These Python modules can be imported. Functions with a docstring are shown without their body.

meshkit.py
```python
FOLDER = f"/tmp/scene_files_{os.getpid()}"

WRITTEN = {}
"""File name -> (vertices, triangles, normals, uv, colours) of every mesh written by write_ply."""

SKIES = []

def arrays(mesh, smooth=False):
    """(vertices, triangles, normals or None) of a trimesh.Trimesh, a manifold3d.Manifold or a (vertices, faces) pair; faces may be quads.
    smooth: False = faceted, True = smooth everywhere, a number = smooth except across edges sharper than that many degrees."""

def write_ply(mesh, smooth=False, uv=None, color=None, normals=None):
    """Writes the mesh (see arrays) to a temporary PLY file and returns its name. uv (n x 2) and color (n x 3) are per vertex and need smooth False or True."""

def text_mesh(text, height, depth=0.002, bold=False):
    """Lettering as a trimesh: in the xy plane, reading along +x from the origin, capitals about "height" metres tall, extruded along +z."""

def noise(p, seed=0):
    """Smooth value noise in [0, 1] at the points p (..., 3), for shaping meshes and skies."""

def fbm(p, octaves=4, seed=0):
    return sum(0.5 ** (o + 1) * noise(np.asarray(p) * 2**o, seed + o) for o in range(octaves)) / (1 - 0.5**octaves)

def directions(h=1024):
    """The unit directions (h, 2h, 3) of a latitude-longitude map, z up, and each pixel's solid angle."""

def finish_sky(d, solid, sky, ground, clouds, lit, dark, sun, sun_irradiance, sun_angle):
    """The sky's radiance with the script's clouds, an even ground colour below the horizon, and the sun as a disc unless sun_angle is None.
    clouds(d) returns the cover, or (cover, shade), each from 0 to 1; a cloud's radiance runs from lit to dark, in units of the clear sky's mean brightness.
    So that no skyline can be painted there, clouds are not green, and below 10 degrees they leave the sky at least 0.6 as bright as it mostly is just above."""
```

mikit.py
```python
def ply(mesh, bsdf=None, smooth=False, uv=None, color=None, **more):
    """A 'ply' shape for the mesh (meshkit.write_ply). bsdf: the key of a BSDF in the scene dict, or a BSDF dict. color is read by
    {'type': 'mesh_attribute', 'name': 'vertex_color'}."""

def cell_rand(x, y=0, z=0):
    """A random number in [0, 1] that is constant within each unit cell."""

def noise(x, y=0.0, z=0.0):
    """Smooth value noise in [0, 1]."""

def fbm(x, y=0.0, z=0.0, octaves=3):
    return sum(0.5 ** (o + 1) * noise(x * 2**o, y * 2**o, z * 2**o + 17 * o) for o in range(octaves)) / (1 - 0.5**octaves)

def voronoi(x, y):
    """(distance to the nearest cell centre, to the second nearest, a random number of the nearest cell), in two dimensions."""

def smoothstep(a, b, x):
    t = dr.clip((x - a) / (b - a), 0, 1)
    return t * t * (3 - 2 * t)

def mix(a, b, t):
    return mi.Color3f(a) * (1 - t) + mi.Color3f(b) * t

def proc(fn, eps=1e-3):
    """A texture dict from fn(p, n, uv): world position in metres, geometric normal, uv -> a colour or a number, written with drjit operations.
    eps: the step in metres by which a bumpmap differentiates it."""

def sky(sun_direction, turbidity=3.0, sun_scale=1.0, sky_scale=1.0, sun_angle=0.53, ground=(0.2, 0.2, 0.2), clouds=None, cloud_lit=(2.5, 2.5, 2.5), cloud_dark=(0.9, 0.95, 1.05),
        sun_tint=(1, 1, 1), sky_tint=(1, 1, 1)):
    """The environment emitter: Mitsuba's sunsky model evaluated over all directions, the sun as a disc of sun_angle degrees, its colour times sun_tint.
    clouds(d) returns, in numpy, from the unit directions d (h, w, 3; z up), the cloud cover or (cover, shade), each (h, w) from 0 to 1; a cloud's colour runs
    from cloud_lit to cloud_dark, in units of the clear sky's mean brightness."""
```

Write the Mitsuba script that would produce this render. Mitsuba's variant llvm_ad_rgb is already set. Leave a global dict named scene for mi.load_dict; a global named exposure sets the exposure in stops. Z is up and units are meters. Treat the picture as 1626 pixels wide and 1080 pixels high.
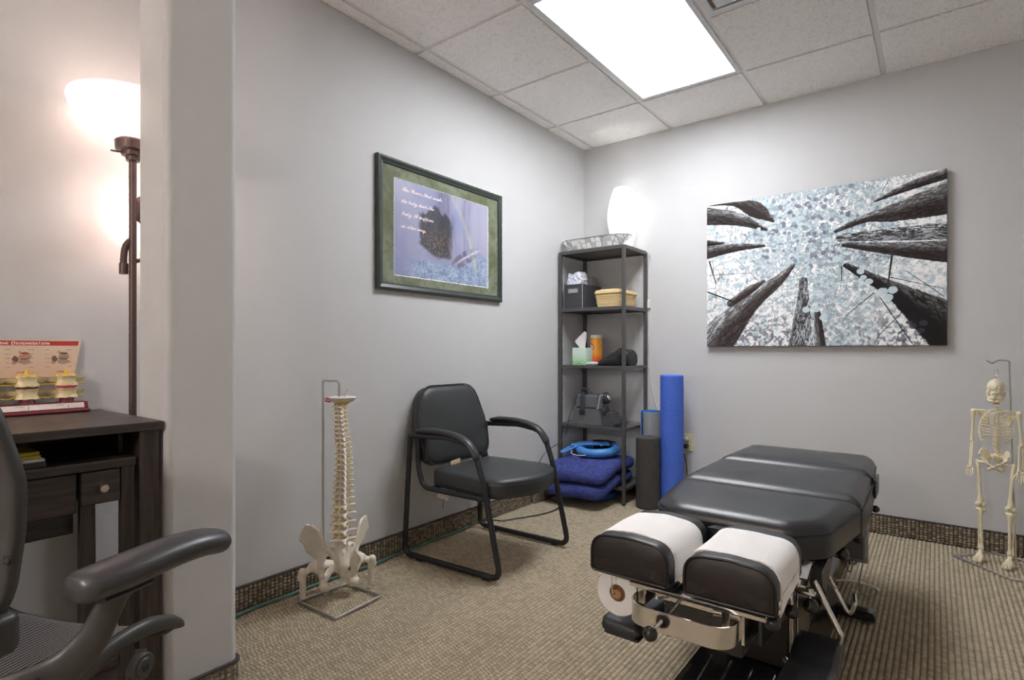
import math, random
import numpy as np
import trimesh
import manifold3d as m3
import drjit as dr
import mitsuba as mi
import mikit, meshkit
from mikit import proc, fbm, noise, voronoi, cell_rand, smoothstep, mix
from shapely.geometry import Polygon, LineString
from shapely import affinity

T4 = mi.ScalarTransform4f
rng = np.random.default_rng(7)
scene, labels = {}, {}

# ------------------------------------------------------------------ camera, lights, exposure
H = 2.56                                   # ceiling height
EYE = [2.146, -3.713, 1.017]
YAW = math.radians(37.408)
FWD = (-math.sin(YAW), math.cos(YAW))
scene['camera'] = {'type': 'perspective', 'fov': 2 * math.degrees(math.atan(813 / 880.0)), 'fov_axis': 'x', 'near_clip': 0.05, 'far_clip': 50.0,
                   'principal_point_offset_y': -17 / 1080.0,
                   'to_world': T4().look_at(origin=EYE, target=[EYE[0] + FWD[0], EYE[1] + FWD[1], EYE[2]], up=[0, 0, 1])}
exposure = 0.6
TROFFER = [13.6, 13.9, 14.5]               # radiance of the fluorescent lenses
BOWL = [2.0, 1.45, 1.25]                   # floor lamp bowl
READING = [110.0, 80.0, 69.0]
BOWL2 = [78.0, 69.0, 64.0]                 # added unseen floor lamp behind the camera, for fill light               # bulb of the floor lamp's side light
CAPSULE = [0.72, 0.71, 0.69]
CAPSULE_BULB = [42.0, 41.0, 39.0]                  # table lamp on the shelf

# ------------------------------------------------------------------ helpers
def srgb(h):
    h = h.lstrip('#')
    v = [int(h[i:i + 2], 16) / 255 for i in (0, 2, 4)]
    return [x / 12.92 if x <= 0.04045 else ((x + 0.055) / 1.055) ** 2.4 for x in v]

def rgb(c):
    return {'type': 'rgb', 'value': [float(x) for x in (srgb(c) if isinstance(c, str) else c)]}

def mat(name, color=None, rough=0.5, metal=0.0, two=True, bump=None, bscale=1.0, **kw):
    b = {'type': 'principled', 'base_color': color if isinstance(color, dict) else rgb(color), 'roughness': rough, 'metallic': metal, **kw}
    if bump is not None:
        b = {'type': 'bumpmap', 'tex': bump, 'scale': bscale, 'bsdf': b}
    scene[name] = {'type': 'twosided', 'bsdf': b} if two else b
    return name

def cat(ms):
    return trimesh.util.concatenate([m for m in ms if m is not None])

def number(key):
    if key not in used:
        used.add(key)
        return key
    i = 1
    while f'{key}_{i:03d}' in used:
        i += 1
    used.add(f'{key}_{i:03d}')
    return f'{key}_{i:03d}'
used = set()

def thing(name, label, category, group=None):
    k = number(name)
    labels[k] = {'label': label, 'category': category}
    if group:
        labels[k]['group'] = group
    return k

def add(parent, name, mesh, m, smooth=35, label=None, kind=None, **kw):
    """One entry of the scene; name is a part of parent (or a thing of its own when parent is None)."""
    k = number(f'{parent}__{name}' if parent else name)
    scene[k] = mikit.ply(mesh, m, smooth=smooth, **kw)
    if label or kind:
        labels[k] = {}
        if label:
            labels[k]['label'] = label
        if kind:
            labels[k]['kind'] = kind
    return k

def solo(name, mesh, m, label, category, group=None, smooth=35, **kw):
    k = thing(name, label, category, group)
    scene[k] = mikit.ply(mesh, m, smooth=smooth, **kw)
    return k

def struct(name, mesh, m, label=None, smooth=False, **kw):
    k = number(name)
    scene[k] = mikit.ply(mesh, m, smooth=smooth, **kw)
    labels[k] = {'kind': 'structure', 'label': label or name.replace('_', ' '), 'category': name.split('_')[0]}
    return k

def box(lo, hi):
    lo, hi = np.array(lo, float), np.array(hi, float)
    m = trimesh.creation.box(extents=hi - lo)
    m.apply_translation((lo + hi) / 2)
    return m

def hull(pts):
    return trimesh.convex.convex_hull(np.asarray(pts, float))

def cbox(lo, hi, c=0.003):
    """A box with chamfered edges."""
    lo, hi = np.array(lo, float), np.array(hi, float)
    c = min(c, 0.45 * (hi - lo).min())
    p = []
    for s in np.ndindex(2, 2, 2):
        v = np.where(s, hi, lo)
        d = np.where(s, -1, 1) * c
        for k in range(3):
            q = v + d
            q[k] = v[k]
            p.append(q)
    return hull(p)

ICO = trimesh.creation.icosphere(subdivisions=2).vertices
ICO1 = trimesh.creation.icosphere(subdivisions=1).vertices

def rbox(lo, hi, r=0.01, fine=False):
    lo, hi = np.array(lo, float), np.array(hi, float)
    r = min(r, 0.499 * (hi - lo).min())
    return hull(np.vstack([np.where(s, hi - r, lo + r) + r * (ICO if fine else ICO1) for s in np.ndindex(2, 2, 2)]))

def ball(c, r, sub=3):
    m = trimesh.creation.icosphere(subdivisions=sub)
    m.apply_scale(r)
    m.apply_translation(c)
    return m

def move(m, t=(0, 0, 0), rz=0.0, rx=0.0, ry=0.0, s=1.0):
    m = m.copy()
    M = trimesh.transformations.euler_matrix(rx, ry, rz) @ np.diag([*np.broadcast_to(s, 3), 1.0])
    M[:3, 3] = t
    m.apply_transform(M)
    return m

def smooth_path(pts, n=8, closed=False):
    """Catmull-Rom through the points."""
    p = np.asarray(pts, float)
    ext = np.vstack([p[-1], p, p[0], p[1]]) if closed else np.vstack([2 * p[0] - p[1], p, 2 * p[-1] - p[-2]])
    out = []
    for i in range(1, len(ext) - 2):
        a, b, c, d = ext[i - 1:i + 3]
        for t in np.arange(n) / n:
            out.append(0.5 * (2 * b + (c - a) * t + (2 * a - 5 * b + 4 * c - d) * t * t + (3 * b - a - 3 * c + d) * t ** 3))
    if not closed:
        out.append(p[-1])
    return np.array(out)

def fillet(pts, r, n=6, closed=False):
    """The polyline with its corners rounded by radius r (a number or one per point)."""
    p = np.asarray(pts, float)
    N = len(p)
    rs = np.broadcast_to(r, (N,))
    out = []
    for i in range(N):
        if not closed and i in (0, N - 1):
            out.append(p[i])
            continue
        a, b, c = p[i - 1], p[i], p[(i + 1) % N]
        u, v = a - b, c - b
        lu, lv = np.linalg.norm(u), np.linalg.norm(v)
        u, v = u / lu, v / lv
        ang = math.acos(np.clip(u @ v, -1, 1))
        d = min(rs[i] / max(math.tan(ang / 2), 1e-6), 0.49 * lu, 0.49 * lv)
        if d < 1e-6 or ang > 3.1:
            out.append(b)
            continue
        s, e = b + u * d, b + v * d
        for t in np.linspace(0, 1, n):
            out.append((1 - t) ** 2 * s + 2 * t * (1 - t) * b + t * t * e)
    return np.array(out)

def tube(pts, r, n=10, closed=False, flat=None):
    """A tube along the points; r a number or one per point; flat=(a, b) scales the section along the two frame axes."""
    p = np.asarray(pts, float)
    N = len(p)
    t = np.roll(p, -1, 0) - np.roll(p, 1, 0) if closed else np.gradient(p, axis=0)
    t /= np.linalg.norm(t, axis=1, keepdims=True) + 1e-12
    a0 = np.array([0, 0, 1.0]) if abs(t[0][2]) < 0.9 else np.array([1.0, 0, 0])
    a = np.cross(t[0], a0)
    a /= np.linalg.norm(a)
    A = []
    for i in range(N):
        a = a - (a @ t[i]) * t[i]
        a /= np.linalg.norm(a) + 1e-12
        A.append(a)
    A = np.array(A)
    B = np.cross(t, A)
    th = np.arange(n) * 2 * math.pi / n
    fa, fb = flat or (1, 1)
    rr = np.broadcast_to(r, (N,))[:, None, None]
    v = p[:, None] + rr * (fa * np.cos(th)[None, :, None] * A[:, None] + fb * np.sin(th)[None, :, None] * B[:, None])
    f = []
    for i in range(N if closed else N - 1):
        j = (i + 1) % N
        for k in range(n):
            l = (k + 1) % n
            f += [[i * n + k, i * n + l, j * n + l], [i * n + k, j * n + l, j * n + k]]
    v = v.reshape(-1, 3)
    if not closed:
        c0, c1 = len(v), len(v) + 1
        v = np.vstack([v, p[0], p[-1]])
        for k in range(n):
            l = (k + 1) % n
            f += [[c0, l, k], [c1, (N - 1) * n + k, (N - 1) * n + l]]
    m = trimesh.Trimesh(v, f, process=False)
    return m

def loft(rings, caps=True, closed=False):
    """Skin over rings of equally many points."""
    R = np.asarray(rings, float)
    N, n = R.shape[:2]
    i, k = np.meshgrid(np.arange(N if closed else N - 1), np.arange(n), indexing='ij')
    j, l = (i + 1) % N, (k + 1) % n
    f = np.concatenate([np.stack([i * n + k, i * n + l, j * n + l], -1).reshape(-1, 3), np.stack([i * n + k, j * n + l, j * n + k], -1).reshape(-1, 3)])
    v = R.reshape(-1, 3)
    if caps and not closed:
        c = len(v)
        v = np.vstack([v, R[0].mean(0), R[-1].mean(0)])
        q = np.arange(n)
        f = np.vstack([f, np.stack([np.full(n, c), (q + 1) % n, q], 1), np.stack([np.full(n, c + 1), (N - 1) * n + q, (N - 1) * n + (q + 1) % n], 1)])
    m = trimesh.Trimesh(v, f, process=False)
    if m.volume < 0:
        m.invert()
    return m

def lathe(profile, n=32, at=(0, 0, 0)):
    """Revolve (r, z) about z."""
    th = np.arange(n) * 2 * math.pi / n
    rings = [np.stack([max(r, 1e-5) * np.cos(th), max(r, 1e-5) * np.sin(th), np.full(n, z)], 1) for r, z in profile]
    m = loft(rings)
    m.apply_translation(at)
    return m

def shell(profile, t=0.003, n=40, at=(0, 0, 0)):
    """A revolved open shell of thickness t: down the outside, up the inside."""
    p = np.asarray(profile, float)
    d = np.gradient(p, axis=0)
    nr = np.stack([-d[:, 1], d[:, 0]], 1)
    nr /= np.linalg.norm(nr, axis=1, keepdims=True) + 1e-12
    q = p + nr * t
    th = np.arange(n) * 2 * math.pi / n
    rings = [np.stack([max(r, 1e-5) * np.cos(th), max(r, 1e-5) * np.sin(th), np.full(n, z)], 1) for r, z in np.vstack([p, q[::-1]])]
    m = loft(rings, closed=True)
    m.apply_translation(at)
    return m

def prism(poly, h, axis='z', at=0.0):
    """Extrude a 2-D outline (points or shapely polygon): 'z' -> (x,y), 'y' -> (x,z), 'x' -> (y,z); from at to at+h."""
    if not isinstance(poly, Polygon):
        poly = Polygon(poly)
    m = trimesh.creation.extrude_polygon(poly, h, engine='earcut')
    v = m.vertices.copy()
    v[:, 2] += at
    if axis == 'y':
        v = v[:, [0, 2, 1]]
    elif axis == 'x':
        v = v[:, [2, 0, 1]]
    m = trimesh.Trimesh(v, m.faces, process=False)
    if m.volume < 0:
        m.invert()
    return m

def rrect(w, h, r, n=6, c=(0, 0)):
    """Rounded rectangle outline, counter-clockwise."""
    r = np.broadcast_to(r, (4,))
    out = []
    for i, (sx, sy, a) in enumerate([(1, -1, -90), (1, 1, 0), (-1, 1, 90), (-1, -1, 180)]):
        cx, cy = sx * (w / 2 - r[i]), sy * (h / 2 - r[i])
        for t in np.radians(np.linspace(a, a + 90, n)):
            out.append((c[0] + cx + r[i] * math.cos(t), c[1] + cy + r[i] * math.sin(t)))
    return np.array(out)

def resample(poly, n):
    p = np.vstack([poly, poly[:1]])
    s = np.concatenate([[0], np.cumsum(np.linalg.norm(np.diff(p, axis=0), axis=1))])
    t = np.linspace(0, s[-1], n, endpoint=False)
    return np.stack([np.interp(t, s, p[:, k]) for k in range(2)], 1)

def inset(poly, d):
    t = np.roll(poly, -1, 0) - np.roll(poly, 1, 0)
    t /= np.linalg.norm(t, axis=1, keepdims=True) + 1e-12
    return poly + d * np.stack([-t[:, 1], t[:, 0]], 1)

def shrink(o, d):
    """The outline moved inwards by d, point for point along the rays from its centre."""
    if d < 0.004:
        return inset(o, d)
    c = o.mean(0)
    b = np.array(Polygon(o).buffer(-d, quad_segs=12).exterior.segmentize(0.004).coords)[:-1] - c
    ang = np.arctan2(b[:, 1], b[:, 0])
    q = np.argsort(ang)
    ang, r = ang[q], np.linalg.norm(b, axis=1)[q]
    a = np.arctan2(o[:, 1] - c[1], o[:, 0] - c[0])
    r = np.interp(a, np.concatenate([ang - 2 * math.pi, ang, ang + 2 * math.pi]), np.concatenate([r, r, r]))
    return c + r[:, None] * np.stack([np.cos(a), np.sin(a)], 1)

def cushion(outline, profile, crown=0.0, n=96, bottom=True):
    """A padded slab: outline (2-D, ccw), profile [(inset, z)...] from the bottom up; the top closes with a crown."""
    o = resample(np.asarray(outline, float), n)
    rings = [np.column_stack([shrink(o, d), np.full(n, z)]) for d, z in profile]
    top = rings[-1]
    c = top.mean(0)
    for s in (0.88, 0.7, 0.48, 0.24, 0.02):
        q = c + (top - c) * s
        q[:, 2] = top[0, 2] + crown * (1 - s ** 2)
        rings.append(q)
    b = rings[0]
    rings.insert(0, b.mean(0) + (b - b.mean(0)) * 0.02)
    return loft(rings)

def frame_map(m, origin, ex, ey, ez):
    """Local (x, y, z) to world by the three axes."""
    m = m.copy()
    M = np.eye(4)
    M[:3, 0], M[:3, 1], M[:3, 2], M[:3, 3] = ex, ey, ez, origin
    m.apply_transform(M)
    if np.linalg.det(M[:3, :3]) < 0:
        m.invert()
    return m

def bone(p, q, r, s, v=ICO1):
    return hull(np.vstack([np.asarray(p) + r * v, np.asarray(q) + s * v]))

def fuse(meshes, length=0.008, it=12):
    """Union of closed meshes, refined and smoothed into one surface."""
    out = m3.Manifold()
    for m in meshes:
        out += m3.Manifold(m3.Mesh(np.asarray(m.vertices, np.float32), np.asarray(m.faces, np.uint32)))
    out = out.refine_to_length(length)
    g = out.to_mesh()
    t = trimesh.Trimesh(g.vert_properties[:, :3], g.tri_verts, process=True)
    if it:
        trimesh.smoothing.filter_taubin(t, iterations=it)
    return t

def cut(a, *bs):
    A = m3.Manifold(m3.Mesh(np.asarray(a.vertices, np.float32), np.asarray(a.faces, np.uint32)))
    for b in bs:
        A -= m3.Manifold(m3.Mesh(np.asarray(b.vertices, np.float32), np.asarray(b.faces, np.uint32)))
    g = A.to_mesh()
    return trimesh.Trimesh(g.vert_properties[:, :3], g.tri_verts, process=True)

def text(s, h, depth=0.0006, italic=0.0, bold=False):
    m = meshkit.text_mesh(s, h, depth, bold)
    v = m.vertices.copy()
    v[:, 0] += italic * v[:, 1]
    return trimesh.Trimesh(v, m.faces, process=False)

# ------------------------------------------------------------------ shared materials
black_metal = mat('mat_black_metal', '#26262a', 0.38)
chrome = mat('mat_chrome', [0.75, 0.73, 0.70], 0.12, 1.0)
steel = mat('mat_steel_wire', [0.60, 0.59, 0.58], 0.36, 0.9)
white_plastic = mat('mat_white_plastic', '#d8d8d6', 0.4)
black_plastic = mat('mat_black_plastic', '#1b1b1d', 0.4)
rubber = mat('mat_black_rubber', '#19191a', 0.7)
white_paper = mat('mat_white_paper', '#ecebea', 0.85)
# ================================================================== the room
X1, Y1 = 3.75, -6.2                        # right wall and front wall, out of view
wall_paint = mat('mat_wall_paint', [0.560, 0.562, 0.566], 0.6, specular=0.25,
                 bump=proc(lambda p, n, uv: fbm(p.x * 160, p.y * 160, p.z * 160, 2) + 0.8 * noise(p.x * 60, p.y * 60, p.z * 60)), bscale=0.0005)

def tile_color(p, n, uv):
    a = noise(p.x * 330, p.y * 330)
    b = fbm(p.x * 120, p.y * 120, 0, 2)
    pit = smoothstep(0.74, 0.84, a) * 0.45 + smoothstep(0.62, 0.72, b) * 0.2
    return mix([0.87, 0.855, 0.835], [0.42, 0.39, 0.37], pit)
tile_mat = mat('mat_ceiling_tile', proc(tile_color), 0.95, specular=0.1,
               bump=proc(lambda p, n, uv: noise(p.x * 260, p.y * 260) + fbm(p.x * 90, p.y * 90, 3, 2)), bscale=0.0012)
grid_mat = mat('mat_ceiling_grid', [0.72, 0.70, 0.68], 0.5)
void_mat = mat('mat_ceiling_void', [0.25, 0.2, 0.17], 0.9)

struct('wall_left', box((-0.12, Y1, 0), (0, 0, H + 0.1)), wall_paint, 'grey painted left wall behind the armchair and the desk')
struct('wall_back', box((-0.12, 0, 0), (X1, 0.12, H + 0.1)), wall_paint, 'grey painted back wall with the large forest canvas')
struct('wall_right', box((X1, Y1, 0), (X1 + 0.12, 0.12, H + 0.1)), wall_paint)
struct('wall_front', box((-0.12, Y1 - 0.12, 0), (X1 + 0.12, Y1, H + 0.1)), wall_paint)

# carpet: loops in ribs that run towards the back wall
RIB, LOOP = 0.0180, 0.0138
def carpet_h(u, v):
    a = u / RIB
    i = dr.floor(a)
    fx = a - i
    b = v / LOOP + cell_rand(i, 3) * 1.0
    j = dr.floor(b)
    fy = b - j
    rib = 1 - dr.square(2 * fx - 1)
    lp = 1 - dr.square(2 * fy - 1)
    return 0.55 * rib + 0.45 * rib * lp + 0.5 * (cell_rand(i, j, 5) - 0.5) * rib + 0.25 * noise(u * 900, v * 900)
def carpet_c(u, v):
    i = dr.floor(u / RIB)
    j = dr.floor(v / LOOP + cell_rand(i, 3))
    t = 0.55 * cell_rand(i, j, 8) + 0.45 * noise(u * 700, v * 700)
    return i, j, t
def floor_color(p, n, uv):
    i, j, t = carpet_c(p.x, p.y)
    base = mix([0.235, 0.19, 0.135], [0.52, 0.455, 0.345], smoothstep(0.1, 0.85, t))
    return base * (0.92 + 0.16 * fbm(p.x * 6, p.y * 6, 0, 2))
carpet = mat('mat_carpet', proc(floor_color), 0.95, specular=0.05, bump=proc(lambda p, n, uv: carpet_h(p.x, p.y), eps=6e-4), bscale=0.0042)
def base_color(p, n, uv):
    i, j, t = carpet_c(p.x + p.y, p.z)
    return mix([0.10, 0.08, 0.06], [0.33, 0.28, 0.22], smoothstep(0.1, 0.9, t))
base_carpet = mat('mat_baseboard_carpet', proc(base_color), 0.95, specular=0.05, bump=proc(lambda p, n, uv: carpet_h(p.x + p.y, p.z), eps=6e-4), bscale=0.0042)
binding = mat('mat_baseboard_binding', [0.055, 0.042, 0.045], 0.8)
fk = struct('floor', box((-0.12, Y1, -0.1), (X1, 0.12, -0.0102)), carpet, 'beige brown ribbed loop carpet')
# the pile as real loops where the camera can come near it
nx_, ny_ = 6, 5
gx = np.arange(0.009, 3.05, RIB / nx_)
gy = np.arange(-3.1, -0.009, LOOP / ny_)
GX, GY = np.meshgrid(gx, gy, indexing='ij')
ri = np.floor(GX / RIB)
rh = (np.sin(ri * 12.9898) * 43758.5453) % 1
lj = np.floor(GY / LOOP + rh)
fx, fy = GX / RIB - ri, GY / LOOP + rh - lj
rj = (np.sin(ri * 12.9898 + lj * 78.233) * 43758.5453) % 1
rib_, lp_ = 1 - np.abs(2 * fx - 1) ** 2.6, 1 - np.abs(2 * fy - 1) ** 2.6
GZ = -.0085 + .0085 * (.25 * rib_ + .75 * rib_ * lp_ * (.72 + .28 * rj)) + .0005 * (rj - .5)
GXs = GX + .0012 * (rj - .5) + .0016 * (fy - .5)
idx = np.arange(GX.size).reshape(GX.shape)
a_, b_, c_, d_ = (q.ravel() for q in (idx[:-1, :-1], idx[1:, :-1], idx[1:, 1:], idx[:-1, 1:]))
pf = np.concatenate([np.stack([a_, b_, c_], 1), np.stack([a_, c_, d_], 1)])
pv = np.stack([GXs, GY, GZ], -1).reshape(-1, 3)
cr = np.clip((rj + .35 * (((np.sin(ri * 39.3 + lj * 11.7) * 24634.63) % 1) - .5)) * 1.15, 0, 1)[..., None]
yc = (np.array([.235, .19, .13]) * (1 - cr) + np.array([.53, .46, .345]) * cr)
unshaded = np.clip((rib_ * lp_ - .22) / .32, 0, 1)[..., None]      # gaps between the loops go dark brown, shade painted into the colour
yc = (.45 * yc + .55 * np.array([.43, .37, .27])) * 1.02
yc = yc * unshaded + np.array([.165, .132, .092]) * (1 - unshaded)
yarn_m = mat('mat_carpet_yarn', {'type': 'mesh_attribute', 'name': 'vertex_color'}, .95, specular=.05, two=False)
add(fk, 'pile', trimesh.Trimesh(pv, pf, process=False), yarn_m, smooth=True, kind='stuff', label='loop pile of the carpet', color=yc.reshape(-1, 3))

BB = 0.104
def strip_pile(L, h=BB - .006):
    """Loop pile of a strip: (s, depth, z) along its length."""
    S_, Z_ = np.meshgrid(np.arange(0, L, RIB / 5), np.linspace(0.002, h, 25), indexing='ij')
    i = np.floor(S_ / RIB)
    o = .35 * ((np.sin(i * 12.9898) * 43758.5453) % 1)
    j = np.floor(Z_ / LOOP + o)
    r_ = (np.sin(i * 12.9898 + j * 78.233) * 43758.5453) % 1
    fa, fb = S_ / RIB - i, Z_ / LOOP + o - j
    D_ = .0068 * (.25 * (1 - np.abs(2 * fa - 1) ** 2.6) + .75 * (1 - np.abs(2 * fa - 1) ** 2.6) * (1 - np.abs(2 * fb - 1) ** 2.6) * (.72 + .28 * r_))
    n_ = np.arange(S_.size).reshape(S_.shape)
    a, b, c, d = (q.ravel() for q in (n_[:-1, :-1], n_[1:, :-1], n_[1:, 1:], n_[:-1, 1:]))
    global strip_col
    ra, rb = 1 - np.abs(2 * fa - 1) ** 2.6, 1 - np.abs(2 * fb - 1) ** 2.6
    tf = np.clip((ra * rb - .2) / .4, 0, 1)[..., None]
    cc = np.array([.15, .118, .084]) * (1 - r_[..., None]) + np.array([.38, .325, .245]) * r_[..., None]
    strip_col = (cc * tf + np.array([.075, .058, .042]) * (1 - tf)).reshape(-1, 3)  # painted shade: yarn colour darkened in the gaps of the strip pile
    return np.stack([S_, D_, Z_], -1).reshape(-1, 3), np.concatenate([np.stack([a, b, c], 1), np.stack([a, c, d], 1)])
yarn_dark_m = mat('mat_baseboard_yarn', {'type': 'mesh_attribute', 'name': 'vertex_color'}, .95, specular=.05)
def baseboard(name, lo, hi, label):
    k = struct(name, box(lo, hi), base_carpet, label)
    add(k, 'binding', cbox((lo[0] - 0.001, lo[1] - (.006 if hi[1] == 0 and lo[0] > 0 else .001), hi[2] - 0.001), (hi[0] + (.006 if lo[0] == 0 else .001), hi[1] + 0.0, hi[2] + 0.005), 0.001), binding, smooth=False, label='dark bound top edge')
    return k
kl = baseboard('baseboard_left', (0, Y1, 0), (0.0045, 0, BB - 0.005), 'carpet strip baseboard along the left wall')
kb_ = baseboard('baseboard_back', (0.0045, -0.0045, 0), (X1, 0, BB - 0.005), 'carpet strip baseboard along the back wall')
v_, f_ = strip_pile(3.9)
add(kl, 'pile', trimesh.Trimesh(np.column_stack([.0046 + v_[:, 1], -v_[:, 0] - .006, v_[:, 2]]), f_, process=False), yarn_dark_m, smooth=True, kind='stuff', color=strip_col)
v_, f_ = strip_pile(3.3)
add(kb_, 'pile', trimesh.Trimesh(np.column_stack([.006 + v_[:, 0], -.0046 - v_[:, 1], v_[:, 2]]), f_, process=False), yarn_dark_m, smooth=True, kind='stuff', color=strip_col)

# square column with bullnose corners
CX0, CX1, CY0, CY1 = 0.305, 0.5, -3.095, -2.9
col = prism(rrect(CX1 - CX0, CY1 - CY0, 0.022, 8, ((CX0 + CX1) / 2, (CY0 + CY1) / 2)), H)
struct('column_1', col, wall_paint, 'square grey plaster column with rounded corners beside the desk', smooth=35)
ob = rrect(CX1 - CX0 + 0.018, CY1 - CY0 + 0.018, 0.03, 8, ((CX0 + CX1) / 2, (CY0 + CY1) / 2))
ib = rrect(CX1 - CX0 - 0.002, CY1 - CY0 - 0.002, 0.022, 8, ((CX0 + CX1) / 2, (CY0 + CY1) / 2))
k = struct('baseboard_column', prism(Polygon(ob, [ib]), BB - 0.005), base_carpet, 'carpet strip baseboard around the column')
po_ = resample(ob, 400)
tp_ = np.roll(po_, -1, 0) - np.roll(po_, 1, 0)
tp_ /= np.linalg.norm(tp_, axis=1, keepdims=True)
np_ = np.stack([tp_[:, 1], -tp_[:, 0]], 1)
per = np.linalg.norm(np.diff(np.vstack([po_, po_[:1]]), axis=0), axis=1).sum()
v_, f_ = strip_pile(per - .002)
ii = np.clip((v_[:, 0] / per * 400).astype(int), 0, 399)
fr_ = v_[:, 0] / per * 400 - ii
pp_ = po_[ii] * (1 - fr_)[:, None] + po_[(ii + 1) % 400] * fr_[:, None] + np_[ii] * (v_[:, 1:2] - .004)
add(k, 'pile', trimesh.Trimesh(np.column_stack([pp_, v_[:, 2]]), f_, process=False), yarn_dark_m, smooth=True, kind='stuff', color=strip_col)
add(k, 'binding', prism(Polygon(inset(ob, -0.003), [ib]), 0.006, at=BB - 0.006), binding, label='dark bound top edge')

# ceiling: T-bar grid with lay-in tiles
XG = [0.0, 0.083] + [0.083 + 0.611 * i for i in range(1, 7) if 0.083 + 0.611 * i < X1] + [X1]
YG = [0.0] + [-0.512 - 0.611 * i for i in range(0, 10) if -0.512 - 0.611 * i > Y1] + [Y1]
ck = struct('ceiling', box((-0.12, Y1, H + 0.05), (X1 + 0.12, 0.12, H + 0.1)), void_mat, 'suspended ceiling of speckled white tiles')
TROFFERS = [(2, 1)]        # grid cell (x, y) of the first of two cells along y
VENT = (3, 2)
taken = set()
for a, b in TROFFERS:
    taken |= {(a, b), (a, b + 1)}
taken.add(VENT)
g = 0.0125
for a in range(len(XG) - 1):
    for b in range(len(YG) - 1):
        if (a, b) in taken:
            continue
        x0, x1, y0, y1 = XG[a] + (g if a else 0.001), XG[a + 1] - g, YG[b + 1] + g, YG[b] - (g if b else 0.001)
        if a == len(XG) - 2:
            x1 = XG[a + 1] - 0.001
        if b == len(YG) - 2:
            y0 = YG[b + 1] + 0.001
        add(ck, 'tile', cbox((x0, y0, H - 0.006), (x1, y1, H + 0.012), 0.0025), tile_mat, smooth=False)
for i in range(1, len(XG) - 1):
    add(ck, 'grid_bar', box((XG[i] - 0.011, Y1, H + 0.001), (XG[i] + 0.011, 0, H + 0.02)), grid_mat, smooth=False)
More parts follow.
